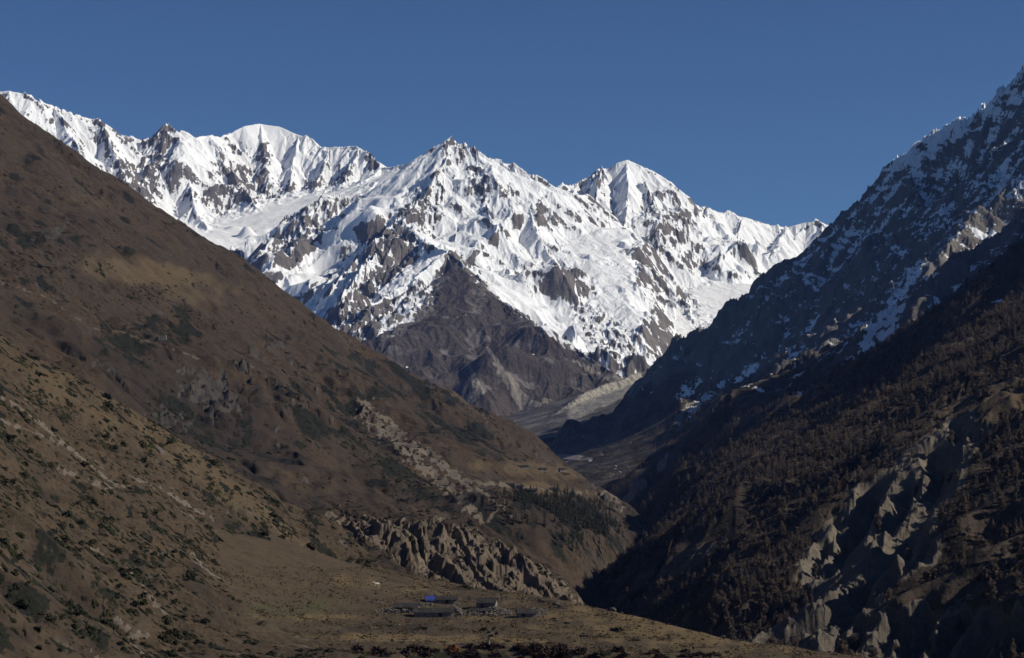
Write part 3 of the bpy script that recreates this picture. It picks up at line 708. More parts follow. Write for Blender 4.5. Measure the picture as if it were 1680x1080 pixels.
def near_hill():
    H = Field(-260, 680, 760, 270, 1150, 700, 1.3)
    pts = L((-200, 452, 750), (0, 568, 800), (120, 632, 850), (250, 700, 900), (380, 787, 930), (480, 852, 940), (550, 880, 930), (0, 600, 1050), (250, 745, 1100), (480, 890, 1100), (0, 800, 520), (0, 1080, 385), (0, 950, 440), (200, 800, 700), (200, 950, 540), (200, 1080, 430), (350, 900, 700), (330, 1080, 480),
            (400, 950, 700), (420, 1000, 620), (520, 930, 800), (540, 960, 800), (-200, 800, 400), (-200, 1080, 330), (600, 1000, 720), (560, 1080, 500), (640, 960, 820))
    H.Z = tps(H, pts, 1e-5)
    H.Z += 2.2 * fbm(H.X / 46, H.Y / 46, 4, 71) + 1.6 * (0.5 - np.abs(fbm(H.X / 80, H.Y / 24, 3, 79)))
    H.Z += gullies(H, H.Z.copy(), 55, 2.2, 3, 72, 0.5, 0.4, smin=0.1, smax_=0.6)
    H.Z += fbm(H.X / 5, H.Y / 5, 4, 73) * 0.30
    px, py = project(H.X, H.Y, H.Z)
    so = np.zeros_like(H.X)
    for p, a, b, k in (([(0, 650), (60, 690), (110, 730), (150, 765), (190, 795), (215, 800)], 5, 4, 0.8), ([(0, 690), (60, 710), (95, 730)], 5, 4, 0.65), ([(95, 770), (150, 790), (185, 800)], 7, 5, 0.75), ([(130, 785), (190, 810)], 5, 3, 0.6), ([(210, 780), (260, 800), (310, 830), (350, 850)], 4, 5, 0.7), ([(300, 840), (350, 870), (380, 890)], 5, 4, .55),
                       ([(0, 930), (30, 955)], 9, 5, 0.55), ([(190, 1020), (215, 1040), (240, 1045)], 12, 7, 0.8), ([(205, 1040), (235, 1075)], 5, 5, 0.6), ([(215, 935), (235, 960)], 9, 6, 0.7), ([(240, 975), (270, 1005)], 8, 5, 0.6), ([(310, 905), (345, 940), (380, 960)], 5, 5, 0.6), ([(150, 900), (175, 912)], 5, 4, 0.6), ([(245, 905), (280, 915)], 5, 4, 0.6), ([(135, 830), (160, 845)], 5, 4, 0.5), ([(330, 905), (400, 950)], 4, 3, .5),
                       ([(400, 850), (440, 880)], 4, 4, 0.45), ([(150, 1070), (170, 1085)], 5, 5, 0.6), ([(20, 640), (60, 670)], 3, 3, 0.6), ([(390, 850), (330, 820), (280, 800)], 4, 4, .5)):
        so = np.maximum(so, k * streak(px, py, p, a, b, 0.09, 0.8))
    vn = fbm(H.X / 9 + 3, H.Y / 16, 5, 75, 0.6)
    vg = 0.20 + 0.55 * vn + blob(H, px, py, [(60, 1000, 120, 120, 0, 0.22), (450, 900, 90, 40, 30, 0.15), (200, 720, 200, 30, 35, -0.12)]) - so
    toe = blob(H, px, py, [(470, 1000, 120, 70, 0, 0.5)])
    structure(build_field("near_hill", H, mat_near, [np.zeros_like(so), 0.22 + 0.3 * fbm(H.X / 12, H.Y / 12, 3, 76), np.clip(so, 0, 1), np.clip(vg - toe, 0, 1)],
        tone=[blob(H, px, py, [(80, 1000, 170, 130, 0, 0.45), (430, 880, 130, 40, 28, 0.45), (60, 780, 110, 50, 25, 0.3), (330, 960, 120, 60, 20, 0.3)], edge=0.8, nz=0.5) + 0.35 * fbm(H.X / 16, H.Y / 26, 4, 77),
              blob(H, px, py, [(330, 770, 240, 22, 37, 0.9), (120, 650, 150, 30, 35, 0.7), (480, 960, 60, 30, 0, 0.3)], edge=0.9, nz=0.5) + 0.25 * fbm(H.X / 10 + 3, H.Y / 16, 4, 78), blob(H, px, py, [(470, 1010, 110, 50, 0, 0.4)], edge=0.8)]))  # gold along the top: its sunlit brow put into the grass colour
    return H

# ------------------------------------------------------------------ terrace with the meadow, and the cliffs behind it
def edge_y(x):
    return np.interp(x, [-60, -20, 0, 21.7, 40, 65, 101, 125, 200], [900, 890, 850, 735, 682, 612, 562, 535, 470])

def meadow():
    W = Field(180, 1760, 900, 400, 930, 520, 1.3)
    pts = L((560, 925, 830), (640, 938, 830), (450, 1000, 640), (400, 1070, 540), (700, 1000, 690), (700, 1050, 590), (800, 968, 820), (900, 980, 800), (940, 985, 735), (800, 1060, 570), (1040, 1004, 680), (1200, 1044, 610), (1450, 1074, 560), (1000, 1080, 545), (860, 1010, 670), (600, 1030, 620), (1300, 1100, 500)) + \
        [(-60, 420, -59), (0, 420, -62), (120, 420, -65), (-110, 620, -40), (-120, 800, -30)]
    W.Z = tps(W, pts, 1e-4)
    over = W.Y - edge_y(W.X)
    W.Z -= 0.85 * np.log1p(np.exp(np.clip(over / 6, -20, 30))) * 6
    # bank down to the brushy lower shelf
    bank = np.interp(W.X, [-80, -40, -28, 0, 12, 40, 60, 120], [548, 548, 566, 574, 566, 545, 500, 440])
    W.Z -= 3.2 * sstep(3, -12, W.Y - bank)
    W.Z += 0.5 * fbm(W.X / 30, W.Y / 30, 3, 81) + 0.12 * fbm(W.X / 4, W.Y / 4, 4, 82)
    px, py = project(W.X, W.Y, W.Z)
    so = np.zeros_like(W.X)
    for p, a, b, k in (([(560, 1052), (680, 1050), (800, 1058), (900, 1062)], 4, 3, 0.5), ([(480, 1070), (560, 1052)], 4, 4, .35), ([(640, 952), (760, 970), (900, 985)], 3, 2, 0.35), ([(420, 1012), (560, 1012), (640, 1015)], 3, 3, 0.3)):
        so = np.maximum(so, k * streak(px, py, p, a, b, 0.05, 0.5))
    so = np.maximum(so, 0.40 * blob(W, px, py, [(720, 1000, 110, 26, 0, 1.0), (850, 990, 80, 20, 0, 0.7)], nz=.5))
    vg = -0.02 + 0.42 * fbm(W.X / 12, W.Y / 22, 4, 83) + 0.5 * sstep(4, -10, W.Y - bank) + blob(W, px, py, [(1050, 1060, 120, 16, 8, 0.2), (640, 1080, 140, 16, 0, 0.3)])
    structure(build_field("meadow", W, mat_meadow, [np.zeros_like(so), 0.12 + 0.15 * fbm(W.X / 9, W.Y / 9, 3, 84) + 0.6 * sstep(5, 16, over), so, np.clip(vg, 0, 1)],
        tone=[blob(W, px, py, [(640, 1032, 130, 14, 0, 0.5), (720, 985, 140, 16, 0, 0.35), (1000, 1060, 80, 10, 5, 0.4)], edge=0.9, nz=0.6) + 0.32 * fbm(W.X / 9, W.Y / 26, 4, 85),
              blob(W, px, py, [(1080, 1030, 200, 40, 10, 0.7), (700, 1048, 200, 6, 1, 0.9), (620, 960, 120, 12, 5, 0.5), (850, 1020, 120, 12, 0, 0.5), (520, 1012, 90, 6, 0, 0.6)], edge=0.8, nz=0.6) + 0.30 * fbm(W.X / 7 + 2, W.Y / 20, 4, 86),  # brighter gold at right: grass colour plus sun on the tilt, painted in
              blob(W, px, py, [(480, 1000, 80, 10, 0, 0.6), (520, 992, 70, 10, 0, 0.4), (1180, 1070, 100, 8, 5, 0.5), (450, 1050, 80, 16, 0, 0.4)], edge=0.9, nz=1.0) + 0.2 * fbm(W.X / 14 + 8, W.Y / 40, 4, 87)]))
    return W

def meadow_cliff():
    K = Field(440, 985, 620, 800, 1120, 520)
    pts = L((440, 850, 930), (540, 838, 915), (600, 848, 900), (680, 856, 890), (720, 855, 885), (760, 865, 885), (800, 890, 885), (860, 918, 885), (900, 940, 880), (930, 965, 870), (945, 988, 860),
            (440, 900, 870), (560, 905, 845), (640, 940, 830), (700, 955, 828), (800, 972, 822), (870, 982, 822), (930, 992, 830),
            (440, 868, 1080), (600, 868, 1060), (750, 878, 1060), (850, 925, 1000), (910, 960, 950)) + [(60, 950, -100), (60, 1080, -115), (50, 850, -85), (20, 1120, -100)]
    K.Z = tps(K, pts, 1e-5)
    xr = np.interp(K.Y, [820, 860, 950, 1080], [29, 27, 26, 22]) + 2.5 * fbm(K.X / 18, K.Y / 18, 3, 99)
    K.Z -= 1.6 * np.log1p(np.exp(np.clip((K.X - xr) / 2.0, -20, 40))) * 2.0
    px, py = project(K.X, K.Y, K.Z)
    face = poly_soft(px, py, [(555, 840), (600, 850), (680, 858), (725, 852), (770, 868), (810, 892), (880, 925), (930, 962), (946, 988), (860, 985), (780, 972), (715, 955), (670, 935), (640, 905), (600, 885), (570, 882)], 12)
    # buttresses and clefts
    ux = K.X + 0.35 * K.Y
    wv = ux + 5 * fbm(K.X / 16, K.Y / 30, 3, 90)
    def vee(wl, ph):
        f_ = np.abs(((wv / wl + ph) % 1.0) - 0.5) * 2
        return f_
    cle = 1.0 * vee(17, 0.1) * (0.6 + 0.8 * perlin(wv / 30, K.Y / 40, 98)) + 0.45 * vee(7.3, 0.4)
    K.Z += face * (cle * 5.2 - 3.2 + 1.6 * np.abs((((K.Z + 0.2 * K.X) / 5.5) % 1.0) - 0.5) + broken(K, 7.5, 92, 1.5, 1.0, 1.5) + fbm(K.X / 3.0, K.Y / 3.0, 3, 93) * 0.25) + 0.4 * fbm(K.X / 10, K.Y / 10, 4, 94)
    gx, gy = K.grad(); st = np.sqrt(gx * gx + gy * gy)
    px, py = project(K.X, K.Y, K.Z)
    rock = face * 0.75 + 0.3 * (st - 0.6) + 0.1 * fbm(K.X / 8, K.Y / 8, 3, 95)
    so = blob(K, px, py, [(548, 858, 10, 22, -25, 0.9), (693, 925, 9, 14, 0, 0.7)])
    vg = 0.25 + 0.5 * fbm(K.X / 10, K.Y / 18, 4, 96) - face * 0.3 + 0.3 * face * fbm(K.X / 14, K.Y / 14, 3, 97)
    structure(build_field("cliff", K, ground_material("cliff_rock", BROWN, BROWN2, (0.094, 0.072, 0.051), (0.155, 0.119, 0.082), (0.20, 0.155, 0.105), VEG, 0.42), [np.zeros_like(so), np.clip(rock, 0, 1), so, np.clip(vg, 0, 1)], K.Z > -128))
    return K

# ------------------------------------------------------------------ forested hill right of the gorge
def forested_hill():
    H = Field(880, 2000, 900, 560, 2950, 1060, 1.6)
    pts = L((1900, 230, 2500), (1800, 300, 2450), (1680, 398, 2350), (1640, 447, 2280), (1560, 500, 2230), (1470, 580, 2180), (1393, 652, 2150), (1344, 672, 2150), (1296, 703, 2150), (1248, 726, 2170), (1197, 763, 2180), (1149, 775, 2220), (1062, 820, 2260), (1024, 865, 2180),
            (1018, 880, 2000), (985, 930, 1600), (1680, 640, 1303), (1500, 750, 1268), (1300, 850, 1299), (1600, 900, 847), (1680, 800, 932), (1680, 1000, 688), (1450, 980, 851), (1150, 850, 1635), (1250, 800, 1608), (1400, 700, 1701), (1560, 690, 1358), (1100, 920, 1444), (1100, 1010, 1157), (1300, 1060, 854), (1200, 930, 1223),
            (1600, 600, 1647), (1500, 650, 1672), (1680, 560, 1628), (1680, 480, 2050), (1900, 600, 1084), (1900, 900, 669), (1400, 1090, 750), (1550, 1090, 671), (1900, 400, 1800))
    pts += [at(px, py + 70, d + 500) for px, py, d in ((1800, 300, 2450), (1640, 425, 2280), (1470, 560, 2180), (1296, 680, 2150), (1100, 790, 2240))]
    pts += [(40, 900, -118), (70, 800, -112), (50, 1300, -118), (150, 2750, -118), (60, 1600, -116)]
    H.Z = tps(H, pts, 1e-5)
    rim = np.interp(H.Y, [900, 1300, 1600, 2300, 2900], [92, 108, 125, 180, 210]) + 14 * fbm(H.X / 90, H.Y / 90, 3, 111)
    H.Z -= 0.55 * np.log1p(np.exp(np.clip((rim - H.X) / 12, -20, 30))) * 12
    base = H.Z.copy()
    # ribs that run down to the river
    ribs = [([(1560, 600), (1420, 715), (1290, 805), (1180, 885), (1060, 955), (1000, 985)], 27),
            ([(1350, 690), (1240, 755), (1150, 810), (1060, 870), (1010, 905)], 27),
            ([(1560, 680), (1440, 780), (1340, 865), (1230, 965), (1150, 1020)], 12),
            ([(1690, 480), (1600, 555), (1500, 640)], 14),
            ([(1690, 560), (1640, 605), (1565, 660)], 9)]
    ribs = [(on(H, p), h_) for p, h_ in ribs]
    for pts_, hgt in ribs:
        D, T, S, ZL = line_dist(H, pts_)
        H.Z += hgt * np.exp(-(D / np.where(S > 0, 85, 42)) ** 1.5) * np.clip(4 * T * (1.15 - T), 0.3, 1)
    H.Z += 6 * fbm(H.X / 110, H.Y / 110, 3, 101)
    H.Z += gullies(H, H.Z.copy(), 90, 6, 3, 102, 0.5, 0.5, smin=0.1, smax_=0.6)
    # raw earth gullies cut into the slope
    raw = np.zeros_like(H.X)
    Zc = H.Z.copy()
    cuts = [([(1446, 776), (1421, 830), (1407, 868), (1386, 920)], 17, 11), ([(1400, 832), (1378, 887), (1359, 926)], 14, 9), ([(1361, 872), (1338, 940)], 10, 7), ([(1502, 778), (1474, 830), (1448, 872)], 16, 11),
            ([(1543, 720), (1540, 767), (1531, 810)], 19, 11), ([(1567, 684), (1574, 724)], 10, 7), ([(1613, 690), (1598, 714)], 11, 8),
            ([(1512, 840), (1470, 897), (1407, 945), (1368, 993), (1290, 1036)], 18, 13), ([(1478, 915), (1445, 955), (1405, 1000), (1375, 1050)], 11, 8), ([(1525, 870), (1500, 910), (1480, 930)], 9, 7),
            ([(1655, 985), (1615, 1030), (1590, 1080)], 14, 9), ([(1600, 985), (1570, 1020), (1540, 1078)], 14, 8), ([(1545, 990), (1510, 1020), (1490, 1078)], 13, 8), ([(1490, 1000), (1465, 1030), (1450, 1070)], 11, 7), ([(1690, 990), (1668, 1030), (1650, 1080)], 13, 8), ([(1420, 1010), (1400, 1040), (1390, 1070)], 9, 6)]
    cuts = [(on(H, p), a, b) for p, a, b in cuts]
    carve = np.zeros_like(H.X)
    for pts_, dep, wd in cuts:
        D, T, S, ZL = line_dist(H, pts_)
        D = np.abs(D + 2.2 * fbm(H.X / 20, H.Y / 20, 3, 103))
        ramp = sstep(0, 0.12, T) * (1 - 0.5 * sstep(0.7, 1.0, T))
        wd = wd * 0.95
        carve = np.maximum(carve, dep * 1.05 * np.clip(1.1 - D / wd, 0, 1) * ramp)
        raw = np.maximum(raw, (1 - sstep(wd * 1.2, wd * 1.9, D)) * sstep(0.0, 0.08, T))
    H.Z -= carve
    px, py = project(H.X, H.Y, H.Z)
    bare = poly_soft(px, py, [(1318, 945), (1335, 875), (1395, 815), (1450, 765), (1530, 700), (1560, 678), (1630, 690), (1605, 735), (1550, 825), (1500, 880), (1450, 930), (1400, 985), (1330, 1050), (1285, 1035), (1330, 990)], 10)
    low = poly_soft(px, py, [(1290, 1050), (1380, 1000), (1500, 985), (1600, 975), (1700, 985), (1700, 1100), (1300, 1100)], 12)
    raw = np.maximum(raw, np.maximum(0.8 * bare, 0.55 * low + 0.3 * low * fbm(H.X / 9, H.Y / 9, 3, 110)))
    H.Z += broken(H, 6.5, 143, 0.55, raw, 1.6) + ragged(H, 12, 104, 1.0, raw) + fbm(H.X / 5, H.Y / 5, 3, 105) * (0.3 + 0.3 * raw)
    gx, gy = H.grad(); st = np.sqrt(gx * gx + gy * gy)
    px, py = project(H.X, H.Y, H.Z)
    so = raw * (0.14 + 0.26 * sstep(0.8, 1.4, st) + 0.30 * sstep(940, 1000, py)) + 0.15 * fbm(H.X / 9, H.Y / 9, 3, 106) * raw
    clear = poly_soft(px, py, [(1545, 668), (1600, 655), (1680, 642), (1760, 630), (1760, 665), (1680, 672), (1600, 685), (1545, 690)], 10)
    so = np.maximum(so, 0.75 * blob(H, px, py, [(1120, 920, 80, 22, -25, 0.8), (1195, 882, 50, 7, -32, 0.9)]))
    vg = 0.25 + 0.5 * fbm(H.X / 22, H.Y / 30, 4, 107) - raw - 0.6 * clear + 0.15
    sn = blob(H, px, py, [(1640, 494, 14, 3, -12, 0.8), (1310, 690, 6, 3, -20, 0.5)])
    structure(build_field("forested_hill", H, mat_forest, [np.clip(sn, 0, 1), np.clip(raw * 0.9, 0, 1), np.clip(so, 0, 1), np.clip(vg, 0, 1)],
        tone=[0.3 + 0.4 * fbm(H.X / 40, H.Y / 50, 4, 108), clear + 0.25 * fbm(H.X / 24, H.Y / 30, 4, 109), np.zeros_like(so)]))
    H.raw, H.clear = raw, clear
    return H

def ground_sheet():
    G = Field(-1900, 3600, 120, 60, 14400, 200, 1.8)
    G.Z = np.interp(G.Y, [0, 300, 500, 1000, 3000, 5000, 7000, 9000, 14400], [-90, -100, -118, -150, -150, -80, 0, 150, 400]).astype(np.float32)
    z0 = np.zeros_like(G.Z)
    structure(build_field("ground", G, mat_hill, [z0, z0 + 0.3, z0, z0 + 0.3]))

fA, fB, fC = far_range()
fM = frosted_mountain()
fG = moraine()
fH = brown_hill()
fN = near_hill()
fW = meadow()
fK = meadow_cliff()
fF = forested_hill()
ground_sheet()

# ------------------------------------------------------------------ standing on the ground
def seen(x, y, z, fields, n=70):
    """Which points are not hidden behind the ground."""
    ok = np.ones(len(x), bool)
    for t in np.linspace(0.15, 0.985, n):
        for F in fields:
            ok &= heights(F, x * t, y * t) < z * t
    return ok

rng = np.random.RandomState(11)

def scatter(F, n, mask, px_rng, py_rng, ylim=None):
    """n random places on F, chosen by area and by the mask on its grid."""
    X, Y = [], []
    tot = 0
    while tot < n:
        m = 60000
        y0, y1 = ylim or (F.yv[0], F.yv[-1])
        y = np.sqrt(rng.uniform(y0 ** 2, y1 ** 2, m)); u = rng.uniform(F.u[0], F.u[-1], m)
        fi = np.interp(u, F.u, np.arange(F.nx)).astype(int); fj = np.interp(y, F.yv, np.arange(F.ny)).astype(int)
        z = F.Z[fj, fi]
        px, py = project(u * y, y, z)
        k = (rng.rand(m) < mask[fj, fi]) & (px > px_rng[0]) & (px < px_rng[1]) & (py > py_rng[0]) & (py < py_rng[1])
        X.append((u * y)[k]); Y.append(y[k]); tot += k.sum()
        if k.sum() == 0: break
    X, Y = np.concatenate(X)[:n], np.concatenate(Y)[:n]
    return X, Y, heights(F, X, Y)

# ------------------------------------------------------------------ meshes from lists of quads
def quad_mesh(name, V, Q, mats, mi=None, smooth=False):
    V = np.asarray(V, np.float32); Q = np.asarray(Q, np.int32)
    me = bpy.data.meshes.new(name)
    me.vertices.add(len(V)); me.vertices.foreach_set("co", V.ravel())
    me.loops.add(Q.size); me.loops.foreach_set("vertex_index", Q.ravel())
    me.polygons.add(len(Q)); me.polygons.foreach_set("loop_start", np.arange(len(Q), dtype=np.int32) * 4)
    me.polygons.foreach_set("use_smooth", np.full(len(Q), smooth))
    for m in mats: me.materials.append(m)
    if mi is not None: me.polygons.foreach_set("material_index", np.asarray(mi, np.int32))
    me.update()
    return me

def merged(name, variants, pos, size, turn, mats, kind="stuff", squash=None, lean=None):
    """Many small plants as one object: every plant a turned and scaled copy of one of the variants (V, Q, material)."""
    Vs, Qs, Ms, off = [], [], [], 0
    pick = rng.randint(0, len(variants), len(size))
    for v, (V, Q, M) in enumerate(variants):
        k = np.where(pick == v)[0]
        if len(k) == 0: continue
        c, s = np.cos(turn[k])[:, None], np.sin(turn[k])[:, None]
        sx = size[k][:, None]; sz = sx if squash is None else sx * squash[k][:, None]
        x = (V[None, :, 0] * c - V[None, :, 1] * s) * sx + pos[k, 0][:, None]
        y = (V[None, :, 0] * s + V[None, :, 1] * c) * sx + pos[k, 1][:, None]
        z = V[None, :, 2] * sz + pos[k, 2][:, None]
        if lean is not None:      # follow the slope of the ground
            z = z + (x - pos[k, 0][:, None]) * lean[0][k][:, None] + (y - pos[k, 1][:, None]) * lean[1][k][:, None]
        Vs.append(np.stack([x, y, z], -1).reshape(-1, 3))
        Qs.append((Q[None] + (np.arange(len(k)) * len(V))[:, None, None] + off).reshape(-1, 4))
        Ms.append(np.tile(M, len(k)))
        off += len(k) * len(V)
    me = quad_mesh(name, np.concatenate(Vs), np.concatenate(Qs), mats, np.concatenate(Ms))
    o = bpy.data.objects.new(name, me); C.objects.link(o)
    o["kind"] = kind
    return o

def trunk_quads(h, r, lean=0.02, n=5, rings=4, seed=0):
    R_ = np.random.RandomState(seed)
    V, Q = [], []
    for k in range(rings + 1):
        t = k / rings
        ox, oy = R_.uniform(-lean, lean, 2) * t * h
        for a in range(n):
            an = 2 * math.pi * a / n
            rr = r * (1 - 0.9 * t) * (1.35 if k == 0 else 1)
            V.append((ox + rr * math.cos(an), oy + rr * math.sin(an), h * t - (0.03 * h if k == 0 else 0)))
    for k in range(rings):
        for a in range(n):
            b = (a + 1) % n
            Q.append((k * n + a, k * n + b, (k + 1) * n + b, (k + 1) * n + a))
    return V, Q

def kite(V, Q, p, tip, w, up):
    """One twig spray: a narrow four-sided leaf from p to tip."""
    p, tip = np.array(p), np.array(tip)
    d = tip - p
    s = np.cross(d, up); s = s / (np.linalg.norm(s) + 1e-9) * w
    m = p + d * 0.55
    i = len(V)
    V += [tuple(p), tuple(m + s), tuple(tip), tuple(m - s)]
    Q.append((i, i + 1, i + 2, i + 3))

def larch_crown(seed, whorls, per, sprays, rad=0.17, low=0.16):
    """Unit-height thin cone of bare drooping twigs with gaps."""
    R_ = np.random.RandomState(seed)
    V, Q = [], []
    for k in range(whorls):
        z = low + (0.97 - low) * (k + R_.rand()) / whorls
        for b in range(per):
            if R_.rand() < 0.12: continue
            an = R_.uniform(0, 2 * math.pi)
            r = (rad * 1.15 * max(0.0, 1 - ((z - 0.5) / 0.56) ** 2) ** 0.7 if seed % 2 else rad * (1 - z) ** 0.75) * R_.uniform(0.45, 1.15) + 0.015
            dz = r * R_.uniform(0.1, 0.6) if seed % 2 else -r * R_.uniform(-0.25, 0.45)
            d = np.array([math.cos(an), math.sin(an), 0])
            for q in range(sprays):
                t0 = q / sprays * 0.8
                p = d * r * t0 + np.array([0, 0, z + dz * t0])
                tip = d * r * min(1.05, t0 + 0.6) + np.array([R_.uniform(-.02, .02), R_.uniform(-.02, .02), z + dz + R_.uniform(-.035, .03)])
                kite(V, Q, p, tip, 0.014 + 0.20 * r * R_.uniform(0.6, 1.4), R_.normal(size=3))
    kite(V, Q, (0, 0, 0.86), (0, 0, 1.02), 0.012, np.array([1.0, 0.3, 0]))
    return V, Q

def conifer_crown(seed, whorls, per):
    R_ = np.random.RandomState(seed)
    V, Q = [], []
    for k in range(whorls):
        z = 0.08 + 0.9 * (k + R_.rand() * 0.6) / whorls
        for b in range(per):
            an = R_.uniform(0, 2 * math.pi)
            r = 0.24 * (1 - z) ** 0.7 * R_.uniform(0.65, 1.1) + 0.02
            d = np.array([math.cos(an), math.sin(an), 0])
            kite(V, Q, (0, 0, z + 0.05), d * r + np.array([0, 0, z - 0.25 * r]), 0.30 * r, np.array([R_.uniform(-.5, .5), R_.uniform(-.5, .5), 1]))
    return V, Q

def bush_quads(seed, n, twiggy=0.3, big=1.0):
    """Unit-wide low mound of leaf clumps."""
    R_ = np.random.RandomState(seed)
    V, Q = [], []
    lobes = [(R_.uniform(-.25, .25), R_.uniform(-.2, .2), R_.uniform(.22, .34)) for _ in range(3)]
    for k in range(n):
        lx, ly, lr = lobes[R_.randint(3)]
        an, ph = R_.uniform(0, 2 * math.pi), math.acos(R_.uniform(0.0, 1.0))
        d = np.array([math.sin(ph) * math.cos(an), math.sin(ph) * math.sin(an), math.cos(ph)])
        p = np.array([lx, ly, -0.03]) + d * lr * R_.uniform(0.7, 1.05)
        a = np.cross(d, R_.normal(size=3)); a /= np.linalg.norm(a) + 1e-9
        a = a + d * R_.uniform(-.2, .9) * twiggy * 2
        ln = R_.uniform(.09, .2) * big
        kite(V, Q, p - a * ln * 0.5, p + a * ln, R_.uniform(.035, .075) * big, d + 0.5 * R_.normal(size=3))
    return V, Q

def variant(*bits):
    V, Q, M, off = [], [], [], 0
    for (v, q), m in bits:
        V += list(v); Q += [tuple(x + off for x in f) for f in q]; M += [m] * len(q); off += len(v)
    return np.array(V, np.float32), np.array(Q, np.int32), np.array(M, np.int32)

def leaf_material(name, c1, c2, c3, scale, through=0.0):
    k = NT(name)
    pos = k.n("ShaderNodeNewGeometry").outputs["Position"]
    a = k.noise(pos, 1 / scale, 3, 0.6); b = k.noise(pos, 5 / scale, 2)
    col = k.mix(k.ramp(a, 0.40, 0.60), c1, c2)
    col = k.mix(k.ramp(b, 0.52, 0.70), col, c3)
    k.link(col, k.b.inputs["Base Color"])
    k.b.inputs["Specular IOR Level"].default_value = 0.08
    if through:
        tr = k.n("ShaderNodeBsdfTranslucent"); k.link(col, tr.inputs["Color"])
        mx = k.n("ShaderNodeMixShader"); mx.inputs[0].default_value = through
        k.link(k.b.outputs[0], mx.inputs[1]); k.link(tr.outputs[0], mx.inputs[2])
        k.link(mx.outputs[0], k.t.nodes["Material Output"].inputs["Surface"])
    return k.m

mat_larch = leaf_material("larch_twigs", (0.158, 0.122, 0.092), (0.124, 0.104, 0.086), (0.182, 0.128, 0.084), 30, 0.45)
mat_bark = leaf_material("bark", (0.075, 0.062, 0.05), (0.055, 0.046, 0.038), (0.09, 0.08, 0.07), 3)
mat_fir = leaf_material("fir_needles", (0.030, 0.034, 0.023), (0.042, 0.040, 0.028), (0.024, 0.026, 0.018), 20)
mat_juniper = leaf_material("juniper", (0.026, 0.030, 0.016), (0.038, 0.036, 0.020), (0.050, 0.038, 0.022), 14)
mat_brush = leaf_material("bare_brush", (0.035, 0.024, 0.018), (0.045, 0.027, 0.02), (0.06, 0.034, 0.02), 5)
mat_rust = leaf_material("rusty_brush", (0.15, 0.055, 0.018), (0.11, 0.05, 0.02), (0.17, 0.08, 0.03), 2)
mat_scrub = leaf_material("brown_scrub", (0.142, 0.102, 0.072), (0.108, 0.084, 0.063), (0.172, 0.115, 0.072), 18, 0.42)
mat_white_bark = leaf_material("bleached_wood", (0.33, 0.29, 0.24), (0.25, 0.22, 0.18), (0.16, 0.13, 0.10), 1.0)

def tag(o, label, cat, group=None):
    o["label"] = label; o["category"] = cat
    if group: o["group"] = group
    return o

def thing(name, loc, label, cat, group=None, rotz=0.0, scale=1.0):
    o = bpy.data.objects.new(name, None)
    C.objects.link(o)
    o.location = loc; o.rotation_euler = (0, 0, rotz); o.scale = (scale, scale, scale)
    o.empty_display_size = 0.5
    return tag(o, label, cat, group)

def part(name, me, parent):
    o = bpy.data.objects.new(name, me); C.objects.link(o); o.parent = parent
    return o

